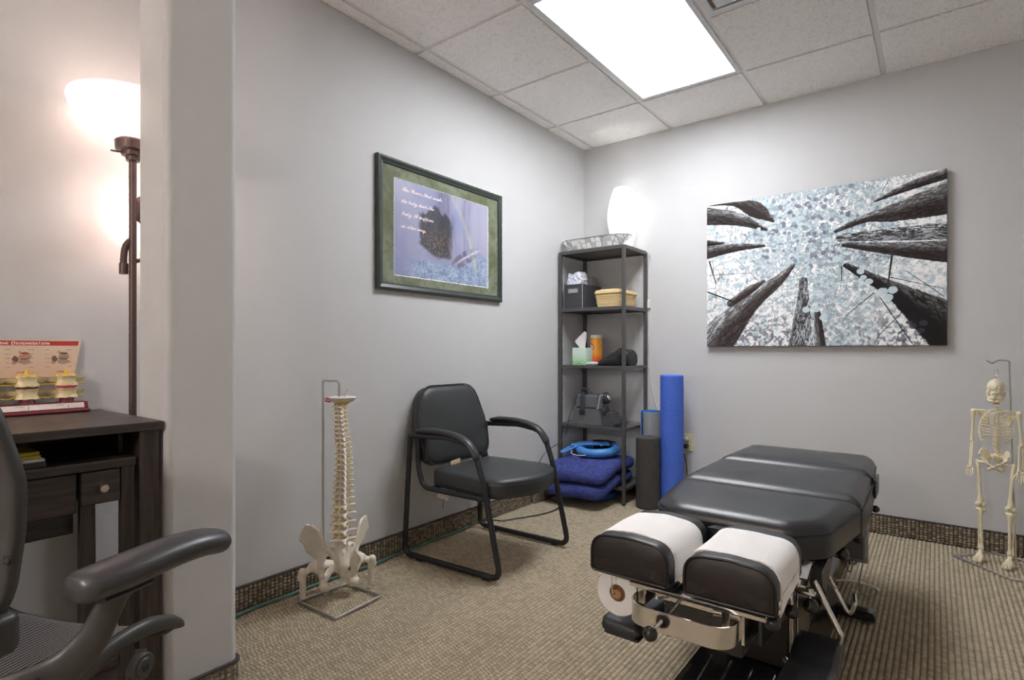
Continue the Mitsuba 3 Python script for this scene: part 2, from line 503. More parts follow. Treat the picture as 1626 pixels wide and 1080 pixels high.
for i in range(1, len(YG) - 1):
    gaps = [(XG[a] + .011, XG[a + 1] - .011) for a, b in TROFFERS if i == b + 1]
    x = 0.0
    for g0, g1 in gaps + [(X1, None)]:
        add(ck, 'grid_bar', box((x, YG[i] - 0.0105, H + 0.0013), (g0, YG[i] + 0.0105, H + 0.0195)), grid_mat, smooth=False)
        x = g1

troffer_frame = mat('mat_troffer_frame', [0.62, 0.64, 0.67], 0.4)
for n, (a, b) in enumerate(TROFFERS):
    x0, x1, y0, y1 = XG[a] + 0.011, XG[a + 1] - 0.011, YG[b + 2] + 0.0105, YG[b] - 0.0105
    t = thing('ceiling_light', ['rectangular fluorescent ceiling light with a glowing flat lens above the exam table', 'fluorescent ceiling light behind the camera over the desk side', 'fluorescent ceiling light behind the camera on the right'][n], 'ceiling light', 'fluorescent ceiling lights')
    fr = Polygon([(x0, y0), (x1, y0), (x1, y1), (x0, y1)], [[(x0 + .024, y0 + .024), (x1 - .024, y0 + .024), (x1 - .024, y1 - .024), (x0 + .024, y1 - .024)]])
    add(t, 'frame', prism(fr, 0.02, at=H - 0.006), troffer_frame, smooth=False)
    lens = trimesh.Trimesh([(x0 + .022, y0 + .022, H + .004), (x1 - .022, y0 + .022, H + .004), (x1 - .022, y1 - .022, H + .004), (x0 + .022, y1 - .022, H + .004)], [[0, 2, 1], [0, 3, 2]], process=False)
    add(t, 'diffuser', lens, 'mat_white_plastic', smooth=False, emitter={'type': 'area', 'radiance': rgb(TROFFER)})
    add(t, 'housing', box((x0, y0, H + .0145), (x1, y1, H + .045)), troffer_frame, smooth=False)

# return air panel next to the light
a, b = VENT
x0, x1, y0, y1 = XG[a] + 0.011, XG[a + 1] - 0.011, YG[b + 1] + 0.0105, YG[b] - 0.0105
t = thing('ceiling_vent', 'flat metal air diffuser panel in the ceiling beside the light', 'air vent')
add(t, 'frame', prism(Polygon([(x0, y0), (x1, y0), (x1, y1), (x0, y1)], [[(x0 + .03, y0 + .03), (x1 - .03, y0 + .03), (x1 - .03, y1 - .03), (x0 + .03, y1 - .03)]]), 0.012, at=H - 0.004), troffer_frame, smooth=False)
add(t, 'panel', cbox((x0 + .05, y0 + .05, H - 0.008), (x1 - .05, y1 - .05, H - 0.003), 0.002), troffer_frame, smooth=False)
add(t, 'duct_collar', box((x0 + .02, y0 + .02, H + 0.009), (x1 - .02, y1 - .02, H + 0.03)), void_mat, smooth=False)
# ================================================================== framed print on the left wall
frame_mat = mat('mat_dark_green_frame', '#2c3531', 0.35)
py0, py1, pz0, pz1 = -1.995, -1.033, 1.315, 1.970
qy0, qy1, qz0, qz1 = -1.885, -1.157, 1.393, 1.880
def matboard(p, n, uv):
    a = fbm(p.y * 9, p.z * 9, 1, 4)
    b = fbm(p.y * 40, p.z * 40, 5, 3)
    c = mix([0.125, 0.14, 0.08], [0.20, 0.225, 0.155], smoothstep(0.3, 0.7, a))
    return mix(c, [0.08, 0.095, 0.045], smoothstep(0.5, 0.75, b) * 0.5)
board = mat('mat_matboard', proc(matboard), 0.8)

def print_art(p, n, uv):
    y, z = p.y, p.z
    u, v = (y - qy0) / (qy1 - qy0), (z - qz0) / (qz1 - qz0)
    nz = fbm(y * 30, z * 30, 2, 4)
    big = fbm(y * 7, z * 7, 9, 3)
    c = mix([0.27, 0.29, 0.47], [0.37, 0.37, 0.52], smoothstep(0.2, 0.8, big))
    c = mix(c, [0.40, 0.40, 0.53], smoothstep(0.55, 0.95, u) * smoothstep(0.35, 0.6, v))
    # misty dark trees in the upper middle
    trunk = noise(y * 22, 4.0) * 0.6 + fbm(y * 60, z * 10, 3, 3) * 0.4
    mist = smoothstep(0.38, 0.48, u) * (1 - smoothstep(0.60, 0.95, u)) * smoothstep(0.28, 0.4, v) * smoothstep(0.30, 0.65, trunk)
    c = mix(c, [0.10, 0.085, 0.14], 0.8 * mist)
    # clump of dark firs, brown and golden low down
    top = 1.745 - .55 * dr.abs(y + 1.688) + .02 * (noise(y * 90, 2) - .5)
    top2 = 1.800 - .75 * dr.abs(y + 1.598) + .02 * (noise(y * 80, 7) - .5)
    top3 = 1.770 - .8 * dr.abs(y + 1.52)
    crown = dr.maximum(dr.maximum(top, top2), top3)
    lowb = 1.508 + .45 * dr.maximum(0, -1.60 - y) + .02 * nz
    clump = smoothstep(crown + .012, crown - .012, z) * smoothstep(lowb - .010, lowb + .015, z) * smoothstep(-1.722, -1.700, y + .02 * (nz - .5)) * (1 - smoothstep(-1.490, -1.462, y + .03 * (nz - .5)))
    cc = mix([0.022, 0.028, 0.034], [0.17, 0.105, 0.04], smoothstep(0.40, 0.75, fbm(y * 120, z * 120, 7, 3)) * (1 - 0.75 * smoothstep(1.60, 1.70, z)))
    c = mix(c, cc, clump * 0.88)
    # frosty bushes along the bottom
    edge = 1.495 + 0.05 * (noise(y * 9, 1.0) - 0.4) + 0.055 * smoothstep(-1.4, -1.2, y)
    sn = (1 - smoothstep(edge - 0.02, edge + 0.02, z)) * smoothstep(0.12, 0.3, u + 0.1 * nz)
    sc = mix([0.15, 0.22, 0.38], [0.47, 0.56, 0.70], smoothstep(0.2, 0.8, fbm(y * 130, z * 130, 4, 4)) * .7 + .3 * smoothstep(.35, .65, fbm(y * 25, z * 25, 8, 2)))
    c = mix(c, sc, sn * 0.9)
    # dark bank and pale road
    dy, dz = y + 1.355, z - 1.545 - 0.45 * (y + 1.36)
    bank = 1 - smoothstep(0.7, 1.0, dr.square(dy / 0.125) + dr.square(dz / 0.045))
    c = mix(c, [0.10, 0.055, 0.085], bank * 0.6 * smoothstep(.25, .5, nz))
    road = smoothstep(0.010, 0.004, dr.abs(z - (1.505 + 0.52 * (y + 1.44)) + 0.5 * dr.square(y + 1.35))) * smoothstep(-1.45, -1.40, y) * (1 - smoothstep(-1.25, -1.22, y))
    c = mix(c, [0.55, 0.55, 0.72], road * 0.8)
    # rainbow
    r = dr.sqrt(dr.square(y + 2.05) + dr.square(z - 1.33)) - 0.79
    k = (r + 0.028) / 0.056
    band = smoothstep(0, 0.25, k) * (1 - smoothstep(0.75, 1, k)) * smoothstep(1.40, 1.5, z) * (0.45 + 0.4 * smoothstep(1.75, 1.6, z))
    bow = mi.Color3f(smoothstep(0.25, 0.7, k), smoothstep(0.15, 0.5, k) * (1 - 0.7 * smoothstep(0.6, 0.95, k)), 1 - smoothstep(0.3, 0.65, k))
    c = c * .88
    return c * (1 - band * 0.38) + (bow * 0.42 + 0.22) * band * 0.38
art = mat('mat_print', proc(print_art), 0.35, specular=0.5)

fp = thing('framed_picture', 'dark green framed print of snowy trees, a rainbow and script lettering, in a green mat', 'framed picture')
def mitre(y0, y1, z0, z1, w, prof):
    """Four-sided picture frame: profile of (inset, depth) swept around, mitred."""
    rings = []
    for d, x in prof:
        rings.append([(x, y0 + d, z0 + d), (x, y1 - d, z0 + d), (x, y1 - d, z1 - d), (x, y0 + d, z1 - d)])
    R = np.array(rings)
    N = len(R)
    f = []
    for i in range(N):
        j = (i + 1) % N
        for q in range(4):
            r = (q + 1) % 4
            f += [[i * 4 + q, i * 4 + r, j * 4 + r], [i * 4 + q, j * 4 + r, j * 4 + q]]
    m = trimesh.Trimesh(R.reshape(-1, 3), f, process=False)
    if m.volume < 0:
        m.invert()
    return m
add(fp, 'frame', mitre(py0, py1, pz0, pz1, 0.035, [(0, 0.002), (0, 0.018), (0.004, 0.023), (0.012, 0.025), (0.028, 0.019), (0.034, 0.018), (0.036, 0.013), (0.036, 0.002)]), frame_mat, smooth=False)
add(fp, 'mat_board', prism(Polygon([(py0 + .03, pz0 + .03), (py1 - .03, pz0 + .03), (py1 - .03, pz1 - .03), (py0 + .03, pz1 - .03)], [[(qy0, qz0), (qy1, qz0), (qy1, qz1), (qy0, qz1)]]), 0.0025, 'x', 0.0085), board, smooth=False, label='mottled green mat board')
add(fp, 'mat_bevel', mitre(qy0 - .0005, qy1 + .0005, qz0 - .0005, qz1 + .0005, 0.003, [(0, .0085), (0, .0113), (0.0028, .0095), (0.0028, .0085)]), 'mat_white_paper', smooth=False, label='white bevelled inner edge of the mat')
pr = add(fp, 'print', box((0.006, qy0 - .004, qz0 - .004), (0.0087, qy1 + .004, qz1 + .004)), art, smooth=False, label='print of snowy trees with a rainbow')
GLYPHS = {",":[26,[[[4,-12,9,12,18,12,18,7,11,-11]]]],".":[26,[[[7,2,7,9,10,12,15,12,18,10,19,3,17,0,10,-1]]]],"I":[60,[[[5,7,5,14,10,19,18,19,21,15,19,10,12,8,12,5,16,2,25,2,34,9,38,18,32,19,27,24,25,34,29,42,38,50,61,59,80,60,79,58,72,57,67,51,55,22,59,23,63,27,65,38,67,38,68,32,66,26,60,20,52,18,48,10,41,4,32,0,16,-1,10,1],[33,30,35,22,40,21,51,43,63,56,49,51,39,42]]]],"P":[66,[[[8,6,9,16,13,19,20,19,23,16,23,12,20,9,16,9,15,4,19,2,27,2,31,4,36,9,42,21,42,23,33,21,33,23,45,27,53,42,68,56,65,58,52,58,39,55,30,50,23,43,20,36,24,29,30,29,37,33,43,40,47,53,49,53,49,41,47,36,42,30,34,26,25,26,18,31,18,40,26,50,36,56,49,60,67,60,73,58,84,59,78,55,83,49,83,40,80,35,72,29,58,26,55,18,45,6,39,2,29,-1,15,0],[67,49,59,29,65,31,72,39,74,46,73,53]]]],"T":[59,[[[6,6,6,14,12,19,18,19,22,16,22,12,19,9,13,8,15,3,26,2,34,5,42,15,52,39,65,51,52,56,44,56,33,51,24,41,23,33,24,30,31,29,39,36,43,46,43,53,47,48,47,38,45,33,39,27,34,25,27,25,21,29,20,37,26,48,32,53,49,60,61,60,73,57,80,57,83,59,83,55,76,50,66,51,66,47,62,41,58,20,54,13,46,5,36,0,17,-1,11,1]]]],"a":[51,[[[2,6,4,16,14,26,23,30,29,30,33,28,35,30,46,30,36,10,35,4,39,5,43,10,45,10,46,8,38,1,28,-1,23,4,18,0,8,-1,3,3],[13,2,18,2,24,8,31,20,30,27,26,27,18,19,12,7]]]],"b":[46,[[[5,4,6,11,9,16,8,17,6,16,5,19,13,25,30,54,33,56,43,56,39,47,18,14,15,8,15,2,19,2,27,7,26,20,29,26,34,30,38,30,40,28,40,19,34,9,41,13,43,11,36,7,30,7,25,2,17,-1,10,-1],[29,12,32,11,35,15,36,21,35,23,31,22,29,18]]]],"d":[58,[[[2,6,4,16,11,24,24,30,30,30,33,27,36,27,49,54,51,56,62,57,59,49,34,5,34,3,37,3,44,10,47,10,47,8,41,2,36,-1,29,-1,26,1,24,5,16,-1,9,-1,5,1],[13,3,19,3,26,10,32,21,31,27,26,26,17,16,12,7]]]],"e":[39,[[[2,6,3,16,13,26,22,30,29,30,33,28,34,20,32,17,26,13,14,10,12,4,13,2,20,2,28,6,31,10,34,10,31,5,19,-1,10,-1,6,1],[16,14,21,14,27,20,28,25,27,27,20,23]]]],"h":[54,[[[2,-1,11,15,10,17,7,16,7,19,18,30,30,53,32,55,43,56,27,24,29,23,37,29,44,28,46,26,47,20,45,15,37,7,37,4,40,4,46,10,48,10,49,8,40,0,32,-1,29,1,27,6,28,12,39,24,37,26,33,24,24,15,15,-1]]]],"l":[40,[[[6,3,6,11,9,16,9,17,6,17,6,19,16,29,30,54,32,56,43,57,19,14,16,8,16,3,20,4,27,11,29,10,29,8,17,-1,10,-1]]]],"m":[77,[[[0,0,14,22,12,22,8,17,6,18,6,20,18,30,24,29,26,21,32,27,38,30,44,29,46,21,58,30,64,30,68,25,67,16,59,4,63,5,69,11,71,10,71,8,60,0,54,0,50,5,50,12,59,23,59,27,56,26,49,19,36,0,22,1,36,20,37,26,35,26,25,16,15,0]]]],"n":[55,[[[0,-1,14,21,12,21,8,16,6,17,6,19,16,28,23,29,25,26,26,20,35,28,43,29,46,27,47,17,40,9,38,3,43,5,47,10,49,10,50,8,42,1,33,-1,29,2,28,6,30,14,39,23,38,25,33,23,26,16,15,-1]]]],"o":[43,[[[3,4,3,13,5,17,15,26,23,29,31,29,36,25,37,18,33,10,38,11,38,8,35,6,26,4,17,-1,9,-1],[15,8,14,2,17,2,20,4,20,8,26,10,31,19,30,26,27,26,21,20]]]],"p":[52,[[[-14,-28,9,14,5,18,14,26,26,49,28,51,39,52,27,27,38,29,42,25,42,18,33,6,33,2,38,4,44,10,46,9,46,7,34,-1,28,-1,25,1,23,5,24,11,35,25,30,25,25,21,17,10,-2,-27]]]],"r":[39,[[[6,17,6,19,12,24,13,31,16,32,18,27,25,27,31,23,28,15,21,7,21,3,28,6,31,10,33,10,34,8,25,0,15,-1,10,3,10,11,19,23,14,23,8,16]]]],"s":[34,[[[1,3,1,8,3,10,7,10,9,8,7,2,12,4,15,11,16,23,14,23,8,16,6,16,6,19,18,32,22,32,20,26,25,18,25,10,29,11,29,9,20,1,14,-1,6,-1]]]],"t":[42,[[[5,5,9,15,5,18,17,30,30,54,42,55,42,52,37,43,42,42,42,39,33,39,15,6,15,2,18,2,27,10,29,8,24,3,16,-1,8,0]]]],"w":[73,[[[6,3,6,11,13,19,13,20,11,20,7,18,7,20,17,29,31,29,30,25,17,7,18,2,21,3,28,10,40,29,54,29,42,10,41,3,44,2,50,3,55,6,53,17,58,27,61,29,66,29,68,27,68,18,65,12,70,13,70,10,65,7,58,6,50,0,35,0,31,4,30,8,26,3,19,-1,11,-1],[57,19,58,11,62,13,65,19,64,23,61,23]]]],"y":[55,[[[-4,-24,-3,-17,2,-11,14,-4,24,-1,25,1,23,3,18,-1,13,-1,8,3,8,10,14,21,12,21,8,16,6,16,5,18,13,26,18,29,24,29,26,27,25,16,18,6,18,2,19,2,30,13,39,29,52,29,40,6,44,7,46,10,48,10,49,8,34,-2,33,-6,20,-24,12,-29,2,-30,-1,-29],[1,-20,3,-27,6,-27,11,-24,21,-5,7,-12]]]]}
ink = mat('mat_lettering', '#f3e0dd', 0.6)
def script_line(s, y0, y1, z):
    ms, x = [], 0.0
    for ch in s:
        if ch == ' ':
            x += 26
            continue
        w, polys = GLYPHS[ch]
        for rings in polys:
            rr = [np.array(r, float).reshape(-1, 2) + [x, 0] for r in rings]
            pg = Polygon(rr[0], rr[1:]).buffer(0)
            for g_ in getattr(pg, 'geoms', [pg]):
                if g_.area > 5:
                    ms.append(g_)
        x += w - 4
    k = (y1 - y0) / x
    return cat([prism(affinity.affine_transform(g_, [k, 0.06 * k, 0, k, y0, z]), 0.0005, 'x', 0.0086) for g_ in ms])
for s, a, b, z in [('The Power that made', -1.833, -1.545, 1.826), ('the body, heals the', -1.836, -1.606, 1.766), ('body. It happens', -1.832, -1.610, 1.703), ('no other way.', -1.836, -1.665, 1.640)]:
    add(pr, 'lettering', script_line(s, a, b, z), ink, smooth=False, label='line of pale script reading "%s"' % s)

# ================================================================== forest canvas on the back wall
cx0, cz0, CW, CH = 0.948, 1.045, 1.245, 0.925
TRUNKS = [  # (centre line points (u, v, half width) in metres, shade, bark contrast)
    ([(.0, .933, .010), (.171, .91, .0134), (.298, .857, .0500), (.405, .767, .0075)], .06, .15),
    ([(.0, .856, .058), (.193, .811, .0424), (.365, .721, .0087)], .045, .5),
    ([(.0, .616, .042), (.193, .63, .0251), (.351, .623, .0087)], .05, .45),
    ([(.0, .679, .023), (.106, .668, .0079)], .03, .3),
    ([(1.25, .770, .0892), (1.004, .726, .048), (.891, .716, .0236), (.741, .664, .0111)], .05, .6),
    ([(1.25, .899, .0284), (1.083, .86, .0236), (.928, .804, .0049)], .05, .6),
    ([(1.25, .598, .0457), (1.004, .61, .0346), (.763, .621, .0227)], .20, 1.2),
    ([(1.25, .490, .0595), (1.044, .524, .0381), (.781, .579, .014)], .05, .5),
    ([(1.26, .09, .130), (1.028, .292, .050), (.907, .378, .030), (.789, .46, .014)], .02, .22),
    ([(.05, .03, .125), (.267, .269, .060), (.429, .398, .034), (.517, .486, .0095)], .07, .8),
    ([(.15, .275, .0225), (.267, .352, .0260), (.349, .404, .0087)], .07, .5),
    ([(.555, -.01, .068), (.569, .253, .0360), (.571, .389, .022)], .20, .7),
    ([(.661, .002, .0300), (.643, .198, .0175)], .06, .6),
    ([(.016, .558, .0046), (.061, .405, .0023)], .02, 0), ([(.0, .36, .004), (.171, .285, .004)], .03, 0), ([(1.007, .49, .0048), (.989, .338, .0029)], .02, 0),
    ([(1.001, .375, .0019), (1.232, .297, .0014)], .02, 0), ([(.924, .294, .0024), (.789, .172, .002)], .04, 0), ([(.956, .262, .0024), (1.098, .009, .0024)], .03, 0),
    ([(1.052, .181, .0019), (.94, .049, .0019)], .03, 0), ([(1.067, .408, .0016), (1.232, .256, .0016)], .03, 0), ([(.768, .454, .003), (.768, .374, .0025)], .03, 0),
    ([(.182, .559, .0014), (.319, .408, .0016)], .1, 0), ([(.016, .466, .0017), (.288, .46, .0013)], .1, 0), ([(.964, .853, .0015), (.989, .906, .0014)], .05, 0),
]
def canvas_art(p, n, uv):
    x, z = p.x - cx0, p.z - cz0
    hub = dr.sqrt(dr.square((x - .62) / .34) + dr.square((z - .66) / .30))
    # sky, far foliage
    f1 = fbm(x * 38, z * 38, 1, 4)
    f2 = fbm(x * 110, z * 110, 4, 3)
    side = smoothstep(1.0, 1.9, hub)
    c = mix([0.52, 0.62, 0.67], [0.93, 0.94, 0.94], smoothstep(0.36, 0.60, f1 + 0.10 * side))
    c = mix(c, [0.20, 0.26, 0.31], 0.8 * smoothstep(0.54, 0.66, f2) * (1 - 0.6 * side))
    low = smoothstep(.36, .05, z)
    c = mix(c, [0.10, 0.10, 0.14], low * 0.8 * smoothstep(0.50, 0.62, fbm(x * 70, z * 70, 8, 3)))
    dk = smoothstep(.13, .02, dr.sqrt(dr.square((x - .70) / 1.2) + dr.square(z - .56))) + 0.7 * smoothstep(.13, .02, dr.sqrt(dr.square((x - .91) / 1.3) + dr.square(z - .50)))
    c = mix(c, [0.09, 0.09, 0.13], dr.minimum(dk, 1) * 0.75 * smoothstep(0.42, 0.58, fbm(x * 85, z * 85, 3, 3)))
    # bare twigs
    for q in (11, 19):
        ln = dr.abs(fbm(x * q + q, z * q * .8, q, 3) - .5)
        c = mix(c, [0.07, 0.065, 0.075], .75 * smoothstep(.012, .004, ln) * (1 - smoothstep(.25, .5, z) * smoothstep(.5, .9, x)) * smoothstep(.75, 1.1, hub))
    # leaves: round discs of three sizes
    for q, (sc, th, seed) in enumerate([(26, .40, 0.0), (40, .42, 31.7), (34, .43, 77.1)]):
        d1, d2, w = voronoi(x * sc + seed, z * sc + seed)
        here = 1 - smoothstep(0.65, 1.35, hub + 0.5 * (fbm(x * 7, z * 7, seed, 2) - 0.5))
        down = smoothstep(.62, .40, z) * smoothstep(.55, .62, x) * smoothstep(1.15, .85, x + 0.3 * (.4 - z)) * .8
        on = (1 - smoothstep(th - .05, th + .02, d1)) * dr.select(w > 0.35, 1, 0) * dr.minimum(1, dr.maximum(here, down))
        w2 = dr.abs(w * 7.3 - dr.floor(w * 7.3))
        lc = mix([0.30, 0.40, 0.47], [0.68, 0.78, 0.82], smoothstep(0.15, 0.75, w2))
        lc = mix(lc, [0.17, 0.17, 0.26], dr.select(w2 < 0.17, 1, 0) * smoothstep(.42, .55, z))
        c = mix(c, lc * (1.10 - 0.45 * d1 / th), on * 0.80)
    # trunks and twigs
    for raw, shade, bark in TRUNKS:
        pts = [tuple(float(k) for k in q) for q in smooth_path(raw, 3)] if bark else raw
        best, along, half, side_ = mi.Float(9), mi.Float(0), mi.Float(1), mi.Float(0)
        s0 = 0.0
        for (ax, az, aw), (bx_, bz, bw) in zip(pts[:-1], pts[1:]):
            L = math.hypot(bx_ - ax, bz - az)
            ex, ez = (bx_ - ax) / L, (bz - az) / L
            t = dr.clip(((x - ax) * ex + (z - az) * ez) / L, 0, 1)
            dx, dz = x - ax - ex * L * t, z - az - ez * L * t
            w = aw + (bw - aw) * t
            d = dr.sqrt(dx * dx + dz * dz) / w
            nearer = d < best
            best = dr.select(nearer, d, best)
            along = dr.select(nearer, s0 + t * L, along)
            half = dr.select(nearer, w, half)
            side_ = dr.select(nearer, (dx * -ez + dz * ex) / w * (1.0 if ex < 0 else -1.0) * (-1 if abs(ex) < .3 else 1), side_)
            s0 += L
        if bark:
            on = 1 - smoothstep(0.94, 1.03, best + 0.10 * (fbm(x * 90, z * 90, 2, 2) - 0.5))
            warp = 2.2 * (fbm(along * 14, side_ * 2.5, 5, 2) - .5)
            fur = fbm(side_ * half * 150 + warp, along * 26, shade * 90, 4)
            fine = fbm(side_ * half * 420 + warp * 2, along * 80, shade * 50, 2)
            crack = smoothstep(0.46, 0.62, fur * .5 + fine * .5)
            up = smoothstep(0.55, -0.9, side_)
            if shade > .15:
                tc = mix([.05, .05, .055], [shade * 3.1, shade * 3.25, shade * 3.4], crack * (.55 + .45 * up))
            else:
                tc = mix([shade * .62, shade * .47, shade * .45], [.62, .64, .66], dr.minimum(1, bark * (up * up * (.22 + 1.1 * crack) + .10 * crack)))
            c = mix(c, tc, on)
        else:
            c = mix(c, [shade] * 3, 1 - smoothstep(0.8, 1.15, best))
    # a few leaves in front of the trunks
    for lx, lz, lr, dark in [(.742, .50, .022, 0), (.86, .42, .02, 0), (.875, .385, .017, 0), (.90, .36, .02, 0), (.965, .30, .026, 0), (1.01, .305, .024, 0), (.99, .265, .024, 0), (.70, .62, .018, 0), (.685, .585, .018, 0),
                             (.585, .215, .022, 0), (.64, .215, .02, 0), (.675, .165, .02, 0), (1.10, .105, .019, 1), (1.135, .08, .018, 1), (1.085, .125, .015, 1), (1.145, .12, .02, 1), (.246, .726, .015, 2), (.32, .73, .013, 0), (.30, .70, .014, 3), (.335, .66, .012, 3)]:
        d = dr.sqrt(dr.square(x - lx) + dr.square((z - lz) * 1.15)) / lr
        c = mix(c, [[.60, .71, .75], [.05, .05, .07], [.85, .85, .83], [.25, .28, .36]][dark], 0.9 * (1 - smoothstep(0.85, 1.05, d + 0.25 * (f2 - .5))))
    return dr.clip((c - .02) * .98, 0.004, 1)
canvas_mat = mat('mat_canvas_print', proc(canvas_art), 0.7, specular=0.3)
canvas_side = mat('mat_canvas_side', '#3a3b3e', 0.8)
cv = thing('canvas_print', 'large black and white forest canvas looking up past tree trunks and pale leaves', 'canvas picture')
add(cv, 'stretched_canvas', cbox((cx0, -0.034, cz0), (cx0 + CW, -0.004, cz0 + CH), 0.002), canvas_side, smooth=False)
add(cv, 'print', box((cx0 + .001, -0.0348, cz0 + .001), (cx0 + CW - .001, -0.0338, cz0 + CH - .001)), canvas_mat, smooth=False, label='monochrome print of a forest seen from below')
# ================================================================== open metal shelf in the corner
SX0, SX1, SY0, SY1, SZ = 0.013, 0.525, -0.378, -0.014, 1.718
shelf_metal = mat('mat_shelf_metal', '#474646', 0.42)
scene['mat_shelf_glass'] = {'type': 'thindielectric', 'specular_transmittance': rgb([0.80, 0.82, 0.82])}
sh = thing('corner_shelf', 'tall narrow dark metal shelf unit standing in the room corner', 'shelf')
pw = 0.0215
for x in (SX0, SX1 - pw):
    for y in (SY0, SY1 - pw):
        k = add(sh, 'post', cbox((x, y, 0.006), (x + pw, y + pw, SZ - 0.001), 0.002), shelf_metal, smooth=False)
        add(k, 'foot', lathe([(0.009, 0), (0.011, 0.001), (0.011, 0.0065), (0.006, 0.007)], 12, (x + pw / 2, y + pw / 2, 0)), rubber)
SHZ = [0.112, 0.505, 0.915, 1.314, SZ]      # top of each shelf
for i, z in enumerate(SHZ):
    solid = i in (0, 3, 4)
    th = 0.024 if i > 2 else 0.02
    e = 0.0006 if i == 4 else 0
    for a, b in [((SX0 + pw, SY0 + .001, z - th), (SX1 - pw, SY0 + .019, z + e)), ((SX0 + pw, SY1 - .019, z - th), (SX1 - pw, SY1 - .001, z + e)), ((SX0 + .001, SY0 + pw, z - th), (SX0 + .019, SY1 - pw, z + e)), ((SX1 - .019, SY0 + pw, z - th), (SX1 - .001, SY1 - pw, z + e))]:
        add(sh, 'rail', cbox(a, b, 0.0015), shelf_metal, smooth=False)
    if solid:
        add(sh, 'shelf_panel', cbox((SX0 + .0195, SY0 + .0195, z - 0.012), (SX1 - .0195, SY1 - .0195, z), 0.001), shelf_metal, smooth=False, label='solid dark shelf panel')
    else:
        add(sh, 'shelf_panel', box((SX0 + .0195, SY0 + .0195, z - 0.005), (SX1 - .0195, SY1 - .0195, z)), 'mat_shelf_glass', smooth=False, label='smoked glass shelf panel')

# ---- capsule lamp on top
lx, ly = 0.388, -0.125
lam = thing('table_lamp', 'glowing white barrel shaped glass lamp on top of the corner shelf', 'lamp')
opal = mat('mat_opal_glass', [0.9, 0.9, 0.9], 0.3)
add(lam, 'shade', shell([(.055, .03), (.064, .034), (.076, .08), (.094, .14), (.107, .21), (.109, .25), (.104, .30), (.094, .35), (.078, .405), (.066, .437), (.060, .446)], .003, 40, (lx, ly, SZ)), opal, smooth=50, emitter={'type': 'area', 'radiance': rgb(CAPSULE)})
add(lam, 'bulb', ball((lx, ly, SZ + .27), .03, 2), opal, smooth=True, emitter={'type': 'area', 'radiance': rgb(CAPSULE_BULB)})
add(lam, 'base', lathe([(.0, .001), (.062, .001), (.064, .004), (.064, .024), (.058, .0295), (.0, .0295)], 32, (lx, ly, SZ)), steel, label='metal base ring')
cordw = mat('mat_white_cord', '#d9d7d3', 0.5)
lcd = thing('lamp_cord', 'thin white cord with an inline switch running down the back wall behind the corner shelf', 'cord')
lc = add(lcd, 'cord', tube(smooth_path([(lx + .066, ly + .02, SZ + .006), (.505, -.06, SZ + .004), (.545, -.012, SZ - .03), (.534, -.006, 1.60), (.531, -.006, 1.45), (.529, -.006, 1.30), (.535, -.006, 1.05), (.548, -.006, .80), (.60, -.006, .60), (.70, -.007, .46), (.785, -.012, .43)], 6), 0.0028, 6), cordw)
add(lcd, 'switch', rbox((.522, -.020, 1.315), (.546, -.004, 1.375), 0.006), cordw, label='white inline switch')

# ---- wire framed glass tray on top
tray = thing('display_tray', 'long shallow tray of patterned glass panels in dark wire on top of the shelf', 'tray')
tx, ty, tz = 0.27, -0.302, SZ + 0.002
def trayring(w, d, z, n=6):
    c = min(0.07, d * .42)
    p = [(-w / 2 + c, -d / 2), (-w / 4 + c / 2, -d / 2 - .008), (0, -d / 2 - .011), (w / 4 - c / 2, -d / 2 - .008), (w / 2 - c, -d / 2), (w / 2, -d / 2 + c * .8), (w / 2, d / 2 - c * .8), (w / 2 - c, d / 2), (0, d / 2 + .01), (-w / 2 + c, d / 2), (-w / 2, d / 2 - c * .8), (-w / 2, -d / 2 + c * .8)]
    return np.array([(tx + a, ty + b, tz + z) for a, b in p])
top, bot = trayring(.525, .160, .070), trayring(.36, .080, .004)
def tray_col(p, n, uv):
    i, j = dr.floor(p.x * 26), dr.floor((p.z + p.y * .4) * 46)
    a, b = p.x * 26 - i, (p.z + p.y * .4) * 46 - j
    r = cell_rand(i, j)
    edge = dr.maximum(dr.abs(a - .5), dr.abs(b - .5))
    c = mix([0.90, 0.91, 0.90], [0.55, 0.56, 0.56], dr.select(r > .62, 1, 0) * smoothstep(.46, .40, edge))
    return mix(c, [0.16, 0.16, 0.165], smoothstep(.44, .47, edge) * dr.select(cell_rand(i, j, 4) > .45, 1, .15))
scene['mat_tray_glass'] = {'type': 'principledthin', 'base_color': proc(tray_col), 'roughness': .3, 'diff_trans': 1.1, 'spec_trans': 0.0}
tray_glass = 'mat_tray_glass'
wire = mat('mat_dark_wire', '#3b3a3b', 0.45, 0.5)
for i in range(12):
    j = (i + 1) % 12
    q = np.array([bot[i], bot[j], top[j], top[i]])
    nrm = np.cross(q[1] - q[0], q[3] - q[0])
    nrm /= np.linalg.norm(nrm)
    add(tray, 'panel', trimesh.Trimesh(q, [[0, 1, 2], [0, 2, 3]], process=False), tray_glass, smooth=False)
    add(tray, 'wire', tube([bot[i], top[i]], .0015, 6), wire)
add(tray, 'base_panel', prism(Polygon(bot[:, :2]), .0001, at=bot[0, 2]), tray_glass, smooth=False)
add(tray, 'rim', tube(top, .0018, 6, closed=True), wire)

